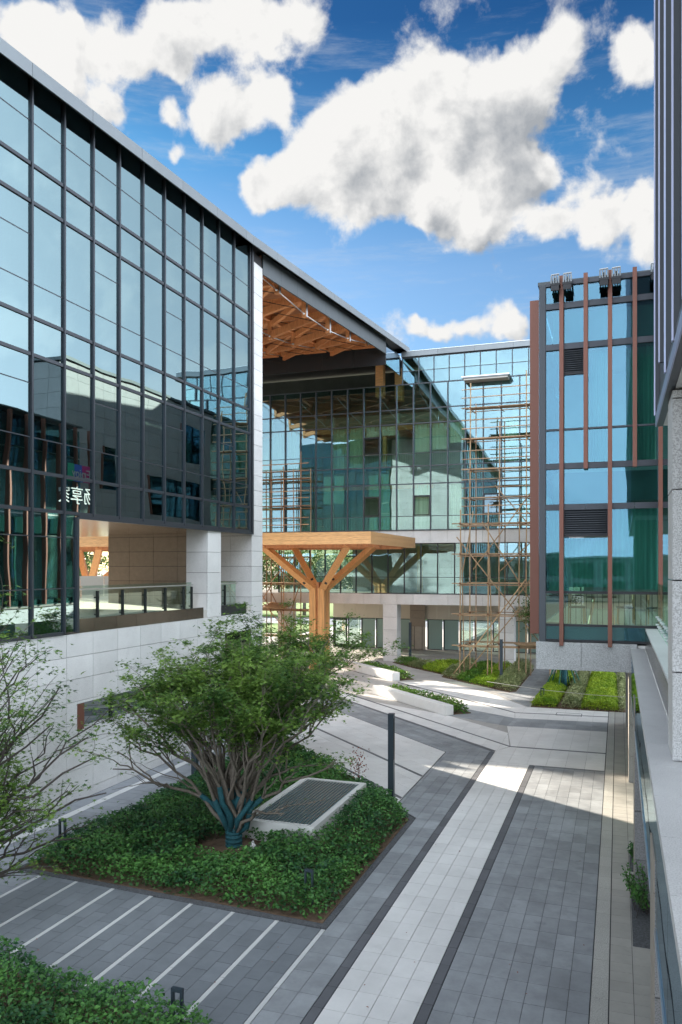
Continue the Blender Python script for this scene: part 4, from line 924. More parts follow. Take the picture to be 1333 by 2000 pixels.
for z in lb:
    if z > 9: 
        for dz in (0, .62, 1.12): tubeP('ledger', (-8.9,47.36,z+dz), (-2.6,47.36,z+dz+.04), .027 if dz else .03, 'rust_pole', S1)
        for x in bxs[:3]: tubeP('putlog', (x,47.2,z-.05), (x+.1,48.8,z-.05), .026, 'rust_pole', S1)
    tubeP('ledger', (-8.8,48.6,z), (-2.6,48.6,z), .026, 'rust_pole', S1)
    coup(S1, [(x,47.38,z) for x in bxs])
    if z > 9 or z in (1.96, 7.3):
        for q in range(3): pbox('plank', -8.95+.2*q, -2.8, 47.5+.28*q, 47.74+.28*q, z+.04, z+.075, 'plank', S1)
for (a, b) in (((-9.3,45.8,-.0),(-4.9,45.8,5.9)),((-8.9,45.75,8.3),(-2.4,45.75,-.0)),((-6.6,47.3,6.3),(-2.9,47.3,9.9)),((-8.2,47.3,6.4),(-4.3,47.3,11.6)),((-6.9,47.28,11.4),(-3.2,47.28,6.9)),((-7.5,46.2,9.2),(-4.0,46.2,3.4)),((-8.7,46.5,6.2),(-8.2,47.3,9.9)),((-6.0,45.8,4.1),(-3.0,45.8,8.0)),((-8.6,47.3,.2),(-5.4,47.3,4.2))):
    tubeP('brace', a, b, .03, 'bamboo', S1)
MB().tube([(-5.6,45.7,2.2),(-5.0,45.6,2.12),(-4.1,45.6,2.2),(-3.9,45.7,2.25)], [.05,.14,.16,.03], 8).build('netting_bundle', 'plank', S1, smooth=True)
S2 = thing('scaffold', 'rusty scaffold wrapped round the stone column under the passage', 'scaffold', (-22.3, 52, 0))
lx = [-26.0,-24.6,-23.4,-22.44,-21.1]; ll = [1.63,3.48,5.37,7.23,8.97,10.86,12.79]
for i, x in enumerate(lx):
    tubeP('pole', (x,51.6,0), (x,51.6,14.2-.5*(i % 2)+(.5 if i == 4 else 0)), .032, 'rust_pole', S2)
    tubeP('pole', (x+.35,52.7,0), (x+.3,52.7,13.6), .03, 'rust_pole' if i % 2 else 'bamboo', S2)
for z in ll:
    for dz in ((0,) if z < 7 else (0,.55,1.05)): tubeP('ledger', (-26.3,51.56,z+dz), (-20.5,51.56,z+dz+.03), .03, 'rust_pole', S2)
    tubeP('ledger', (-26.3,52.66,z-.1), (-20.7,52.66,z-.1), .028, 'bamboo', S2)
    coup(S2, [(x,51.58,z) for x in lx])
    for q in range(3): pbox('plank', -26.2, -20.45-.15*q, 51.75+.28*q, 51.99+.28*q, z+.04, z+.075, 'plank', S2)
for (a, b) in (((-24.6,51.5,5.3),(-23.2,51.5,3.4)),((-23.3,51.5,5.3),(-24.7,51.5,3.2)),((-23.6,51.5,5.2),(-20.9,51.5,.2)),((-24.0,51.5,4.0),(-20.8,51.5,.6)),((-21.2,51.5,5.2),(-22.9,51.5,.3)),((-23.3,51.5,7.0),(-21.8,51.5,5.6)),((-21.8,51.5,7.1),(-23.3,51.5,5.6)),((-24.9,51.4,2.0),(-23.3,51.4,-.0)),((-26,51.5,1.6),(-24.4,51.5,3.4))):
    tubeP('brace', a, b, .03, 'rust_pole', S2)
pl = []; 
for q in range(5):
    MB().tube([(-24.4+.15*q,51.5+.1*q,3.62+.07*q),(-23.5,51.4+.1*q,3.70+.07*q),(-22.3+.1*q,51.5+.1*q,3.60+.06*q)], [.06,.09,.05], 6).build('tarp_bundle', 'plank', S2, smooth=True)

# ------------------------------------------------------------------ benches and their planters
def leafbed(name, label, cat, poly, h, n, size, m, wob=.25, group=None, mound=.12, edge=.14, holes=(), zbase=0.0, hf=None, soil_=True, parts=False, stems=True):
    """a dense bed of real leaves over soil; poly convex list, holes: (x,y,r) circles or rects"""
    xs_ = [p[0] for p in poly]; ys_ = [p[1] for p in poly]
    x0, x1, y0, y1 = min(xs_), max(xs_), min(ys_), max(ys_)
    P = rng.uniform((x0,y0),(x1,y1),(int(n*2.6),2)); k = len(poly)
    a = sum(poly[i][0]*poly[(i+1) % k][1]-poly[(i+1) % k][0]*poly[i][1] for i in range(k)); sg = 1 if a > 0 else -1
    dmin = np.full(len(P), 9.0)
    for i in range(k):
        ax, ay = poly[i]; bx, by = poly[(i+1) % k]; L_ = math.hypot(bx-ax, by-ay)
        dmin = np.minimum(dmin, sg*((bx-ax)*(P[:,1]-ay)-(by-ay)*(P[:,0]-ax))/L_)
    nz = np.zeros(len(P))
    for f_, am in ((.9,.5),(2.1,.32),(4.3,.22),(8.1,.12)):
        ph = rng.uniform(0, 6.28, 4); nz += am*np.sin(P[:,0]*f_*1.7+ph[0]+1.2*np.sin(P[:,1]*f_+ph[1]))*np.sin(P[:,1]*f_*1.5+ph[2]+1.1*np.sin(P[:,0]*f_*.8+ph[3]))
    ok = dmin > edge*(.2+.5*np.abs(nz))
    for hl in holes:
        if len(hl) == 3: ok &= (P[:,0]-hl[0])**2+(P[:,1]-hl[1])**2 > (hl[2]*(1+.12*nz))**2
        else: ok &= ~((P[:,0] > hl[0]) & (P[:,0] < hl[1]) & (P[:,1] > hl[2]) & (P[:,1] < hl[3]))
    P, nz, dmin = P[ok][:n], nz[ok][:n], dmin[ok][:n]
    H = h*(1+wob*nz)*np.clip(.45+dmin/.45, 0, 1)
    if hf is not None: H = H*hf(P[:,0], P[:,1])
    u = rng.random(len(P))**.35
    z = zbase+H*np.where(rng.random(len(P)) < .22, rng.random(len(P)), u)+rng.normal(0, .018, len(P))
    z = np.maximum(z, zbase+.03)
    nr = rng.normal(0, .55, (len(P),3)); nr[:,2] = np.abs(nr[:,2])+.75
    gx = np.clip((.35-dmin)/.35, 0, 1)
    sz = size*rng.uniform(.5, 1.6, len(P))
    root = thing(name, label, cat, (sum(xs_)/k, sum(ys_)/k, 0), group)
    leaves_mesh('foliage', np.column_stack([P, z]), nr, sz, m, root, 'oval', kind='stuff')
    if soil_:
        MB().prism(poly, zbase-.03 if zbase else -.01, zbase+.035).build('soil', 'soil', root)
    if stems:
        mb = MB(); 
        for i in rng.choice(len(P), min(260, len(P)), replace=False):
            mb.tube([(P[i,0],P[i,1],zbase+.02),(P[i,0]+rng.normal(0,.04),P[i,1]+rng.normal(0,.04),max(.08,z[i]))], .006, 3, cap=False)
        mb.build('twig', 'bark_dark', root, kind='stuff')
    return root
def bench(label, pts, w, h):
    b = MB().prism(pts, 0, h).build('bench', 'concrete_white'); b['label'] = label; b['category'] = 'bench'; b['group'] = 'angled white stone benches on the plaza'
    md = b.modifiers.new('edge', 'BEVEL'); md.width = .03; md.segments = 3; return b
bench('white stone bench wall nearest the grey cross band, seen along its full front', [(-11.95,38.95),(-7.16,34.2),(-6.85,34.55),(-11.5,39.25)], .4, .44)
bench('farther white stone bench wall behind the timber column', [(-17.4,48.9),(-12.2,43.65),(-11.85,44.0),(-17.0,49.2)], .4, .48)
leafbed('flower_bed', 'low green shrubs growing behind the nearer white bench', 'shrubs', [(-11.45,39.3),(-6.84,34.6),(-6.2,35.2),(-7.0,36.4),(-10.6,40.2)], .42, 4200, .11, 'leaf_mid', wob=.4)
leafbed('flower_bed', 'low green shrubs growing behind the farther white bench', 'shrubs', [(-16.9,49.25),(-11.83,44.05),(-11.2,44.7),(-12.6,46.8),(-15.6,49.9)], .42, 4200, .11, 'leaf_mid', wob=.4)
leafbed('hedge', 'small yellow-green hedge in the sun left of the timber column', 'hedge', [(-24.6,58.6),(-22.6,58.6),(-22.6,57.4),(-24.4,57.2)], .45, 1500, .10, 'leaf_bright')

# ------------------------------------------------------------------ hedge beds at the far right
hb = 'trimmed hedge strips before the arcade'
beds1 = [([(-14.6,52.3),(-13.2,50.6),(-12.2,51.0),(-12.9,52.6)],'leaf_mid',.45,'dark green hedge beside the stone column foot'),
 ([(-13.1,50.5),(-11.9,49.2),(-10.9,50.3),(-11.9,52.3)],'leaf_pale',.42,'pale variegated hedge behind the farther bench end'),
 ([(-11.8,49.1),(-9.6,46.9),(-8.9,48.0),(-9.9,52.4),(-11.6,52.4)],'leaf_bright',.36,'bright yellow-green hedge left of the tall scaffold'),
 ([(-9.9,46.3),(-8.9,45.3),(-8.2,46.2),(-8.8,52.4),(-9.8,52.4)],'leaf_pale',.50,'pale variegated hedge under the left foot of the tall scaffold'),
 ([(-8.8,45.2),(-7.9,44.2),(-7.3,45.6),(-7.6,52.4),(-8.7,52.4)],'leaf_mid',.40,'mid green hedge strip inside the tall scaffold'),
 ([(-7.85,44.15),(-6.35,42.75),(-6.2,44.6),(-6.5,52.4),(-7.5,52.4)],'leaf_bright',.36,'bright yellow-green hedge square under the tall scaffold'),
 ([(-6.3,42.7),(-5.35,41.75),(-5.05,42.2),(-5.05,51.6),(-6.3,51.6)],'leaf_pale',.62,'greyish hedge along the dark path at the slim lamp post')]
for poly, m, h, lab in beds1:
    A = abs(sum(poly[i][0]*poly[(i+1) % len(poly)][1]-poly[(i+1) % len(poly)][0]*poly[i][1] for i in range(len(poly))))/2
    leafbed('hedge', lab, 'hedge', poly, h, int(1050*A), .075, m, wob=.34, edge=.05, group=hb, stems=False)
beds2 = [([(-3.85,37.8),(-2.5,37.75),(-2.5,44),(-2.3,50),(-3.6,50)],'leaf_bright',.40,'bright yellow-green hedge round the foot of the staked tree'),
 ([(-2.48,37.75),(-1.62,37.72),(-1.55,50),(-2.28,50),(-2.46,44)],'leaf_pale',.46,'pale grey-green hedge between the two bright yellow ones'),
 ([(-1.6,37.72),(.02,37.68),(-.1,50),(-1.53,50)],'leaf_bright',.40,'bright yellow-green hedge beside the colonnade'),
 ([(.04,37.68),(.32,37.68),(.4,50),(-.08,50)],'leaf_pale',.5,'narrow pale hedge against the colonnade')]
for poly, m, h, lab in beds2:
    A = abs(sum(poly[i][0]*poly[(i+1) % len(poly)][1]-poly[(i+1) % len(poly)][0]*poly[i][1] for i in range(len(poly))))/2
    hl = [(-2.75,44.0,.62)] if 'bright' in lab and 'staked' in lab else []
    leafbed('hedge', lab, 'hedge', poly, h, int(1500*A), .065, m, wob=.26, edge=.04, group=hb, holes=hl, stems=False)

# ------------------------------------------------------------------ main planter
MP = [(-12.18,13.82),(-5.02,13.40),(-5.02,19.75),(-6.3,21.4),(-8.9,24.0),(-12.1,27.3),(-12.2,20)]
MB().prism([(-12.25,13.72),(-4.95,13.30),(-4.95,19.85),(-5.78,20.88),(-8.72,24.05),(-12.2,27.55),(-12.25,20)], -.012, .018).build('gravel_strip', 'gravel', kind='structure', label='dark gravel strip edging the shrub planter')
def hfun(x, y):
    r = 1+.9*np.exp(-(((x+5.9)/.55)**2+((y-18.6)/1.3)**2))+.45*np.exp(-(((x+6.4)/.8)**2+((y-21.6)/.8)**2))
    return r*(1+.25*np.exp(-(((x+10)/1.5)**2+((y-22)/2)**2)))
leafbed('shrub_bed', 'dense dark green shrubs filling the planter under the maple and round the vent', 'shrubs', [(-12.12,13.86),(-5.08,13.46),(-5.08,19.75),(-5.9,20.8),(-8.75,23.92),(-12.1,27.3),(-12.15,20)], .42, 62000, .072, 'leaf_shrub', wob=.42, edge=.10,
        holes=[(-8.35,16.1,.85), (-8.62,-6.50,16.98,21.1)], hf=hfun)
# vent with grate
VT = thing('ventilation_grate', 'slatted dark vent grate in a pale concrete frame among the shrubs', 'vent grate', (-7.5, 19, 0))
vx0, vx1, vy0, vy1 = -8.50, -6.62, 17.0, 21.0; fw = .15
for (a, b, c, d) in ((vx0,vx0+fw,vy0,vy1),(vx1-fw,vx1,vy0,vy1),(vx0+fw+.002,vx1-fw-.002,vy0,vy0+fw),(vx0+fw+.002,vx1-fw-.002,vy1-fw,vy1)):
    pbox('frame', a, b, c, d, 0, .50, 'concrete_white', VT)
pbox('shaft', vx0+fw+.003, vx1-fw-.003, vy0+fw+.003, vy1-fw-.003, 0, .40, 'grate_gap', VT)
nsl = 17; wdt = (vx1-vx0-2*fw)/nsl
for k in range(nsl):
    x = vx0+fw+wdt*k
    MB().add([(x+.012,vy0+fw,.468),(x+wdt-.012,vy0+fw,.478),(x+wdt-.012,vy1-fw,.478),(x+.012,vy1-fw,.468),(x+.012,vy0+fw,.45),(x+wdt-.012,vy0+fw,.46),(x+wdt-.012,vy1-fw,.46),(x+.012,vy1-fw,.45)],[(0,1,2,3),(7,6,5,4),(0,4,5,1),(1,5,6,2),(2,6,7,3),(3,7,4,0)]).build('slat', 'grate_slat', VT)
    pbox('slat_edge', x+wdt-.010, x+wdt+.008, vy0+fw, vy1-fw, .455, .486, 'metal_silver', VT)
# soil mound and rag
mb = MB(); n = 28; mb.v = [(-8.42,16.35,.10)]
for r_, zz in ((.35,.09),(.65,.06),(.95,.02)):
    for k in range(n):
        t = 2*math.pi*k/n; q = r_*(1+.08*math.sin(3*t+r_*9)); mb.v.append((-8.42+q*math.cos(t), 16.35+q*math.sin(t), zz+.018*math.sin(5*t+r_*20)))
for k in range(n): mb.f.append((0, 1+k, 1+(k+1) % n))
for ring in range(2):
    for k in range(n): a = 1+ring*n; mb.f.append((a+k, a+n+k, a+n+(k+1) % n, a+(k+1) % n))
mb.build('soil_mound', 'soil', smooth=True, kind='structure', label='bare brown soil ring round the wrapped maple trunk')
rg = MB(); 
for i in range(9):
    for j in range(7): rg.v.append((-7.82+.018*i+.01*math.sin(j*2.1), 16.05+.03*j+.012*math.sin(i*1.7), .12+.25*math.exp(-((j-2)/1.5)**2)*(1-.1*abs(i-4))+.015*math.sin(i*2.3+j)))
rg.f = [(i*7+j, (i+1)*7+j, (i+1)*7+j+1, i*7+j+1) for i in range(8) for j in range(6)]
r_o = rg.build('rag', 'sign_white', smooth=True); r_o['label'] = 'crumpled white rag lying on the soil by the maple trunk'; r_o['category'] = 'rag'
# red-leaved plant
pr_ = rng.normal(0, 1, (160,3))*(.12,.12,.22)+(-7.2,22.05,.75)
rp = thing('red_plant', 'small reddish-leaved shrub at the back corner of the vent', 'shrub', (-7.2,22.05,0))
leaves_mesh('foliage', pr_, rng.normal(0,1,(160,3)), .06, 'leaf_red', rp, 'oval', kind='stuff'); MB().tube([(-7.2,22.05,0),(-7.2,22.05,.8)], .01, 5).build('stem', 'bark', rp)

# front planter bottom left
FP = [(-14,4.2),(-5.1,4.2),(-5.1,9.72),(-7.15,9.92),(-10.0,10.35),(-14,10.6)]
MB().prism([(-14.1,4.0),(-5.02,4.0),(-5.02,9.83),(-7.15,10.05),(-10.0,10.48),(-14.1,10.75)], -.012, .02).build('gravel_strip', 'gravel', kind='structure', label='dark gravel strip edging the foreground planter')
leafbed('shrub_bed', 'glossy green shrubs in the foreground planter at the lower left corner', 'shrubs', [(-12.5,7.0),(-5.15,7.0),(-5.15,9.7),(-7.15,9.9),(-10.0,10.32),(-12.5,10.5)], .62, 30000, .062, 'leaf_shrub', wob=.42, edge=.10,
        hf=lambda x, y: 1.0+.25*np.clip((-6.6-x)/2.5, -.3, 1))

# ------------------------------------------------------------------ trees
def grow(label, base, fork_z, targets, trunk_r, wrapm, leafm, nleaf, lsize, barkm='bark', name='maple_tree', shape='maple', spread=.34, wraplen=.9, cat='tree', sub=3, hollow=0, group=None):
    root = thing(name, label, cat, base, group); bx, by, bz = base
    wood = MB(); wraps = []; tips = []
    def curve(p, q, n=6, lift=.25, jit=.05):
        p, q = Vector(p), Vector(q); d = (q-p).length; mid = p.lerp(q, .45)+Vector((0,0,-.0))
        c = p+Vector((0,0,1))*d*lift+(q-p)*.25
        pts = []
        for i in range(n+1):
            t = i/n; a = p.lerp(c, t); b = c.lerp(q, t); s_ = a.lerp(b, t)
            if 0 < i < n: s_ += Vector(rng.normal(0, jit*d*.25, 3))
            pts.append(s_)
        return pts
    top = Vector((bx, by, bz+fork_z))
    MB().tube([(bx,by,bz-.05),(bx+.01,by,bz+fork_z*.4),(bx,by,bz+fork_z+.08)], [trunk_r*1.15,trunk_r*1.02,trunk_r], 14).build('trunk', wrapm or barkm, root, smooth=True)
    if wrapm:
        for k in range(4): MB().tube([(bx,by,bz+.06+k*fork_z/4.2),(bx,by,bz+.06+k*fork_z/4.2+.05)], trunk_r*1.17, 14).build('wrapping_band', wrapm, root, smooth=True)
    for ti, tg in enumerate(targets):
        tgt = Vector(tg[:3]); leafy = tg[3] if len(tg) > 3 else 1
        r0 = trunk_r*rng.uniform(.19, .30); st = top+Vector((tgt.x-bx, tgt.y-by, 0)).normalized()*trunk_r*.55-Vector((0,0,.05))
        pts = curve(st, tgt, 8, .22, .07); rad = [r0*(1-i/8)**.8+.012 for i in range(9)]
        wood.tube(pts, rad, 7)
        if wrapm and ti % 2 == 0 and tgt.z > bz+2.2:
            m_ = max(2, int(8*wraplen/(tgt-st).length)+1); wraps.append((pts[:m_+1], [r+.022 for r in rad[:m_+1]]))
        for b in range(sub+2):
            t = rng.integers(3, 8); p0 = pts[t]; d = (pts[t]-pts[t-1]).normalized()
            off = Vector(rng.normal(0, 1, 3)); off.z = abs(off.z)*.5; off.normalize()
            L_ = (tgt-top).length*rng.uniform(.20, .38)
            q = p0+(d*1.0+off*.75).normalized()*L_
            p2 = curve(p0, q, 5, .12, .10); r1 = rad[t]*.62; wood.tube(p2, [r1*(1-i/5)**.8+.006 for i in range(6)], 5, cap=False)
            tips.append((p2[-1], leafy)); tips.append((p2[-2], leafy))
            for c_ in range(sub):
                t2 = rng.integers(2, 6); pp = p2[t2]; o2 = Vector(rng.normal(0, 1, 3)); o2.z = abs(o2.z)*.3
                q2 = pp+((p2[t2]-p2[t2-1]).normalized()+o2*.5).normalized()*L_*rng.uniform(.35, .7)
                wood.tube(curve(pp, q2, 3, .08, .1), [.009,.007,.005,.003], 4, cap=False); tips.append((q2, leafy))
        tips.append((tgt, leafy))
    wood.build('branch', barkm, root, smooth=True, kind='stuff')
    for p, r in wraps: MB().tube(p, r, 8).build('wrapped_stem', wrapm, root, smooth=True)
    P = []; 
    T = np.array([tuple(t[0]) for t in tips]); w = np.array([t[1] for t in tips], float)
    if hollow:
        zt_ = T[:,2]-bz; rr_ = np.hypot(T[:,0]-bx, T[:,1]-by)/hollow; w *= np.clip((zt_-2.35+.55*rr_)/.9, .012, 1.0)
    w /= w.sum()
    idx = rng.choice(len(T), nleaf, p=w)
    off = rng.normal(0, 1, (nleaf,3))*np.array([spread, spread, spread*.38])
    # leaves hang in flat layered sprays
    P = T[idx]+off*rng.uniform(.3, 1.1, (nleaf,1))
    nr = rng.normal(0, .42, (nleaf,3)); nr[:,2] = 1
    leaves_mesh('foliage', P, nr, lsize*rng.uniform(.5, 1.45, nleaf), leafm, root, shape, kind='stuff')
    return root
def crown_targets(cx, cy, rx_, ry_, z0, z1, n, seed, base, low=()):
    r = np.random.default_rng(seed); out = []
    for i in range(n):
        a = 2*math.pi*(i*.381966+r.uniform(-.03,.03)); rr = math.sqrt((i+.5)/n)*r.uniform(.82, 1.05)
        out.append((cx+rx_*rr*math.cos(a), cy+ry_*rr*math.sin(a), z0+(z1-z0)*math.sqrt(max(0, 1-min(1, rr)**2*.82))*r.uniform(.92, 1.04), 1))
    return out+list(low)
tA = crown_targets(-8.3, 16.5, 2.85, 2.3, 2.6, 4.05, 34, 3, None, low=[(-11.0,15.9,2.5,.5),(-10.9,15.3,1.9,.35),(-5.75,16.1,2.35,.35),(-6.6,15.2,1.35,.10)])
grow('broad green Japanese maple with blue-wrapped stems in the middle of the planter', (-8.36,16.36,.03), .42, tA, .17, 'wrap', 'leaf_maple', 44000, .092, spread=.22, sub=3, hollow=2.6)
tB = crown_targets(-9.9, 23.6, 2.4, 2.0, 2.7, 4.3, 18, 9, None)
grow('second maple half hidden behind the first, trunk wrapped dark', (-10.6,23.4,.03), .5, tB, .16, 'wrap', 'leaf_maple2', 22000, .088, spread=.24, sub=2, hollow=2.4)
tC = [(-9.6,11.9,4.35,1),(-9.9,11.2,4.75,.9),(-10.4,11.5,5.0,.9),(-8.85,11.9,3.1,1),(-9.3,12.3,3.35,.9),(-9.5,11.5,3.7,.9),(-9.9,12.0,3.0,1),(-9.2,11.6,2.55,1),(-10.4,11.6,2.3,1.2),(-10.1,11.0,2.0,1),(-8.9,12.3,2.35,.6),(-9.75,12.7,1.3,.5),(-9.9,12.2,.9,.4),(-12.5,10.9,4.5,1),(-12.8,9.5,4,1),(-11.5,8.5,4.4,1),(-11.2,11.9,3.9,1.2),(-10.9,12.1,2.9,1.2),(-10.8,11.6,3.3,1.2)]
grow('sparse maple reaching in from the left edge with bare dark twigs', (-11.4,10.3,.03), .55, tC, .13, None, 'leaf_maple', 8500, .09, 'bark_dark', spread=.25, sub=3)
# staked tree behind the pavilion
G_ = crown_targets(-3.2, 44.2, 1.9, 1.7, 2.6, 5.0, 10, 5, None)
gt = grow('young tree wrapped in blue-green cloth behind the granite ledge, held by green stakes', (-2.75,44.0,.03), 1.9, G_, .15, 'wrap', 'leaf_tree', 6000, .12, name='young_tree', shape='oval', spread=.40, sub=2)
for k in range(6):
    a = k*1.047+.3; MB().tube([(-2.75+1.0*math.cos(a),44.0+1.0*math.sin(a),0.02),(-2.75+.12*math.cos(a),44.0+.12*math.sin(a),2.1)], .035, 6).build('stake', 'stake_green', gt)
# trees beyond the passage
k = 0
labs = ['leftmost of the far green trees beyond the passage','second from the left of the far green trees beyond the passage','third from the left of the far green trees, in the terrace opening','fourth from the left of the far green trees, in the terrace opening','fifth from the left of the far green trees beyond the passage','sixth from the left of the far green trees beyond the passage','seventh from the left of the far green trees beyond the passage','far green tree just right of the granite end pier','far green tree behind the stone column inside the scaffold','fourth from the right of the far green trees behind the arcade','second from the right of the far green trees behind the arcade','rightmost of the far green trees behind the arcade']
fts = [(-92,99),(-84,104),(-77,98),(-70,104),(-63,99),(-57,104),(-51,99),(-46,104),(-40,99),(-34,103),(-29,99),(-24,103)]
for i, (x, y) in enumerate(fts):
    r = np.random.default_rng(50+i); h = r.uniform(8.5, 11.5); rad = r.uniform(3.6, 4.6)
    root = thing('broadleaf_tree', labs[i], 'tree', (x, y, .05), 'row of green trees beyond the passage')
    MB().tube([(x,y,.05),(x+.1,y,h*.5)], [.28,.16], 8).build('trunk', 'bark', root, smooth=True)
    lb_ = MB()
    for q in range(6): a = q*1.05; lb_.tube([(x,y,h*.35),(x+1.8*math.cos(a),y+1.8*math.sin(a),h*.68)], [.11,.03], 5, cap=False)
    lb_.build('limb', 'bark', root, kind='stuff')
    nc = 46; C_ = r.normal(0, 1, (nc,3)); C_ /= np.linalg.norm(C_, axis=1)[:,None]; C_ *= r.uniform(.45, 1, (nc,1))*np.array([rad, rad, h*.36]); C_ += (x, y, h*.60)
    idx = r.integers(0, nc, 5200); P = C_[idx]+r.normal(0, .62, (5200,3))
    P[:,2] = np.maximum(P[:,2], 1.2)
    nr = r.normal(0, .7, (5200,3)); nr[:,2] += .7
    leaves_mesh('crown', P, nr, r.uniform(.22, .42, 5200), 'leaf_tree', root, 'oval', kind='stuff')
# unseen trees added west of the passage so their crowns dapple the low sun
for i, (x, y, h, rad, lab) in enumerate(((-42.5,52.6,17.5,3.0,'tall tree added out of view to dapple the sun west of the passage, nearer the office block'),(-43.5,58.4,17.0,3.4,'tall tree added out of view to dapple the sun west of the passage, nearer the road'),(-50,49.6,19.5,2.0,'slender tree added out of view to dapple the sun, behind the two tall ones'))):
    r = np.random.default_rng(80+i); root = thing('broadleaf_tree', lab, 'tree', (x, y, 0))
    MB().tube([(x,y,0),(x+.1,y,h*.4),(x,y+.1,h*.9)], [.24,.17,.04], 8).build('trunk', 'bark', root, smooth=True)
    nc = 30; C_ = r.normal(0, 1, (nc,3)); C_ /= np.linalg.norm(C_, axis=1)[:,None]; C_ *= r.uniform(.3, 1, (nc,1))*np.array([rad, rad, h*.36]); C_ += (x, y, h*.62)
    lb_ = MB()
    for c in C_: lb_.tube([(x,y,min(c[2]-.5,h*.8)),tuple(c)], [.06,.015], 4, cap=False)
    lb_.build('limb', 'bark', root, kind='stuff')
    idx = r.integers(0, nc, 2600); P = C_[idx]+r.normal(0, .42, (2600,3))*(1.2,1.2,.6); nr = r.normal(0, .7, (2600,3)); nr[:,2] += .6
    leaves_mesh('crown', P, nr, r.uniform(.20, .38, 2600), 'leaf_tree', root, 'oval', kind='stuff')
# bits of planting by the colonnade
def sprig(label, x, y, n, hgt, box):
    root = thing('shrub', label, 'shrub', (x, y, 0))
    MB().box(*box, -.01, .02).build('planting_pit', 'gravel', root)
    mb = MB(); P = []; 
    for i in range(n):
        a = rng.uniform(1.6, 4.7); l = hgt*rng.uniform(.5, 1.1); e = Vector((x+math.cos(a)*l*.5, y+math.sin(a)*l*.7, l)); mb.tube([(x+rng.normal(0,.08),y+rng.normal(0,.25),.02), e], .006, 4, cap=False)
        for q in range(34): t = rng.uniform(.25, 1.05); P.append(tuple(Vector((x,y,.02)).lerp(e, t)+Vector(rng.normal(0,.035,3))))
    mb.build('stem', 'bark_dark', root, kind='stuff'); nr = rng.normal(0, .6, (len(P),3)); nr[:,2] += .8
    leaves_mesh('foliage', P, nr, .065, 'leaf_shrub', root, 'oval', kind='stuff')
sprig('dark evergreen sprigs leaning out of the larger pit at the colonnade foot', .48, 15.9, 26, .75, (.24, .95, 14.45, 16.85))
sprig('small dark sprigs in the farther pit at the colonnade foot', .40, 18.6, 10, .5, (.24, .95, 18.0, 19.0))

# ------------------------------------------------------------------ lamp posts and bollards
def lamp(label, x, y, h, w=.15, slot=True):
    t = thing('lamp_post', label, 'lamp post', (x, y, 0), 'square dark lamp posts')
    MB().box(x-w/2,x+w/2,y-w/2,y+w/2,0,h-.03).build('post', 'lamp_blue', t)
    MB().box(x-w/2-.004,x+w/2+.004,y-w/2-.004,y+w/2+.004,h-.029,h).build('cap', 'metal_fin', t)
    if slot: MB().box(x+w/2+.001,x+w/2+.006,y-.045,y+.045,h*.52,h-.12).build('light_strip', 'grate_gap', t)
    MB().box(x-w/2-.05,x+w/2+.05,y-w/2-.05,y+w/2+.05,0,.015).build('base_plate', 'metal_black', t)
lamp('tall slate-blue lamp post at the right corner of the shrub planter', -5.77, 20.54, 2.57)
lamp('slim grey lamp post standing in the hedge under the tall scaffold', -6.16, 44.6, 2.5, .16)
lamp('dark lamp post with a slot, in front of the arcade door wall', -14.0, 54.8, 2.6, .16)
lamp('dark lamp post rising behind the left half of the maple crown', -12.05, 21.02, 3.1, .16)
lamp('dark lamp post just right of the end pier, half hidden by leaves', -14.6, 38.6, 2.6, .2)
def bollard(label, x, y, h=.56, z=0.02):
    t = thing('bollard_light', label, 'bollard light', (x, y, z), 'low frame-shaped garden lights')
    MB().box(x-.085,x-.055,y-.03,y+.03,z,z+h).build('leg', 'lamp_blue', t); MB().box(x+.055,x+.085,y-.03,y+.03,z,z+h).build('leg', 'lamp_blue', t)
    MB().box(x-.085,x+.085,y-.031,y+.031,z+h+.001,z+h+.05).build('top_bar', 'lamp_blue', t)
bollard('low dark frame light near the front corner of the shrub planter', -5.62, 14.15, .62)
bollard('low dark frame light at the left end of the shrub planter', -11.85, 14.75, .75)
bollard('low dark frame light in the foreground planter', -5.75, 9.55, .62)
bollard('thin frame light in the bright hedge below the granite ledge', -3.45, 39.2, .62)
bollard('low frame light behind the farther bench', -14.4, 48.0, .5)
# barrier cord over the hedges
cp_ = [(-6.4,41.0,.62),(-3.45,39.25,.60),(-1.2,38.7,.56),(.35,38.3,.60)]
c_o = MB().tube(cp_, .012, 5).build('barrier_cord', 'rope'); c_o['label'] = 'pale cord strung across the bright hedges'; c_o['category'] = 'cord'
mh = thing('manhole_cover', 'rectangular inlaid cover in the pale tiles before the bright hedges', 'cover', (-2,36.3,0))
for (a,b,c,d) in ((-2.6,-1.5,35.95,35.98),(-2.6,-1.5,36.64,36.67),(-2.6,-2.57,35.985,36.635),(-1.53,-1.5,35.985,36.635)): pbox('rim', a, b, c, d, .002, .008, 'tile_dark', mh)
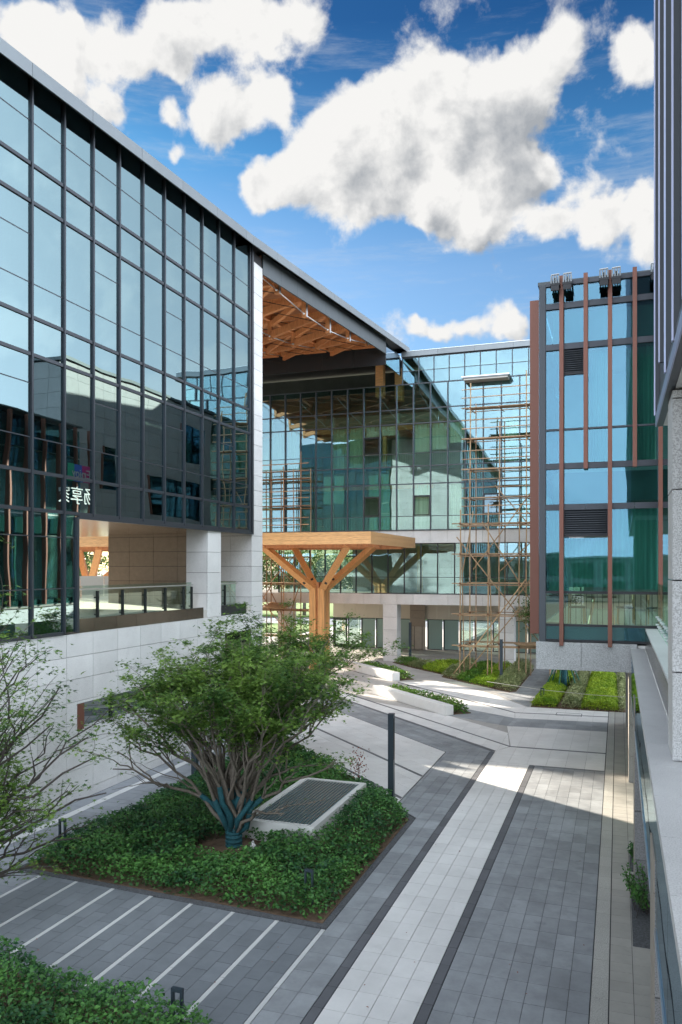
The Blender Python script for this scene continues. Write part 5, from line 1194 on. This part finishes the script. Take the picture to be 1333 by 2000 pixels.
# ------------------------------------------------------------------ furniture in the pavilion
def chair(label, x, y, rz):
    t = thing('chair', label, 'chair', (x, y, 4.98), 'light wood chairs behind the glass'); ca, sa = math.cos(rz), math.sin(rz)
    def tp(px_, py_, pz): return (x+px_*ca-py_*sa, y+px_*sa+py_*ca, 4.98+pz)
    for a in (-1,1):
        MB().beam(tp(a*.21,-.19,0), tp(a*.19,-.17,.43), .035, .035).build('leg', 'chair_wood', t)
        MB().beam(tp(a*.21,.22,0), tp(a*.18,.20,.80), .035, .035).build('leg', 'chair_wood', t)
    MB().beam(tp(0,-.22,.45), tp(0,.20,.44), .42, .05).build('seat', 'seat_dark', t)
    MB().beam(tp(-.20,.21,.74), tp(.20,.21,.74), .03, .16).build('backrest', 'chair_wood', t)
chair('light wood chair left of the dark table behind the pavilion glass', -1.05, 22.6, 1.5)
chair('light wood chair right of the first dark table behind the pavilion glass', .18, 22.7, -1.5)
chair('light wood chair at the far right table behind the pavilion glass', .95, 22.6, 1.4)
for x, lab in ((-.42,'dark table with splayed wooden legs between two chairs behind the glass'),(1.75,'second dark table at the right end behind the glass')):
    t = thing('table', lab, 'table', (x, 22.7, 4.98))
    MB().box(x-.38,x+.38,22.35,23.05,5.69,5.73).build('tabletop', 'table_wood', t)
    for a in (-1,1):
        for b in (-1,1): MB().beam((x+a*.32,22.7+b*.3,4.98),(x+a*.2,22.7+b*.2,5.69),.05,.05).build('leg', 'chair_wood', t)
# floodlights on the pavilion roof edge
for i, (x, lab) in enumerate(((-1.50,'floodlight left of the first brown fin on the pavilion roof'),(-1.20,'floodlight right of the first brown fin on the pavilion roof'),(-.33,'floodlight left of the middle brown fin on the pavilion roof'),(-.04,'floodlight right of the middle brown fin on the pavilion roof'),(.86,'floodlight at the right end of the pavilion roof edge'))):
    t = thing('floodlight', lab, 'floodlight', (x, 20.8, 13.75), 'small floodlights clipped to the pavilion roof')
    MB().beam((x,20.95,13.86),(x,20.62,13.80),.05,.05).build('bracket', 'metal_black', t)
    for q in range(4): MB().box(x-.11+.06*q,x-.075+.06*q,20.54,20.76,13.66,13.86).build('cooling_fin', 'metal_roof', t)
    MB().box(x-.12,x+.12,20.50,20.78,13.60,13.655).build('housing', 'metal_black', t)
    MB().tube([(x-.10,20.62,13.90),(x+.10,20.62,13.91)], .022, 6).build('ballast', 'metal_silver', t)
    MB().box(x-.10,x+.10,20.50,20.53,13.47,13.595).build('visor', 'metal_black', t)
# signs facing the left facade (seen mirrored in its glass)
def text(body, size, loc, m, parent):
    cu = bpy.data.curves.new('lettering', 'FONT'); cu.body = body; cu.size = size; cu.extrude = .012; cu.align_x = 'CENTER'; cu.align_y = 'CENTER'
    ob = bpy.data.objects.new('lettering', cu); COL.objects.link(ob); dg = bpy.context.evaluated_depsgraph_get(); me = bpy.data.meshes.new_from_object(ob.evaluated_get(dg))
    bpy.data.objects.remove(ob); me.transform(Matrix.Rotation(R(90), 4, 'X')); me.transform(Matrix.Rotation(R(-90), 4, 'Z')); me.materials.clear(); me.materials.append(M[m])
    return place('lettering', me, loc, parent)
SG = thing('sign', 'white three-character sign on the pavilion side, mirrored in the left glass', 'sign', (-2.3, 33.2, 9.9))
text('畅享家', .95, (-2.30, 33.6, 10.1), 'sign_white', SG)
SB = thing('banner', 'coloured enjoy banner on the pavilion side, mirrored in the left glass', 'banner', (-2.26, 33.4, 10.9))
for a, b, m in ((34.1,34.9,'sign_pink'),(33.4,34.1,'sign_blue'),(32.8,33.4,'sign_green')): MB().box(-2.27,-2.25,a,b,10.9,11.8).build('banner_panel', m, SB)
text('Enjoy', .7, (-2.31, 33.9, 11.3), 'sign_white', SB)

# a few fallen leaves blown over the paving
n_ = 60; fl_ = np.column_stack([rng.uniform(-12.2, -.5, n_), rng.uniform(9.6, 27, n_), np.full(n_, .012)])
keep = (fl_[:,0] > -4.9) | (fl_[:,1] < 13.2); fl_ = fl_[keep]; nn = rng.normal(0, .12, (len(fl_),3)); nn[:,2] = 1
lo = leaves_mesh('fallen_leaves', fl_, nn, rng.uniform(.03, .055, len(fl_)), 'leaf_red', None, 'oval', kind='stuff')
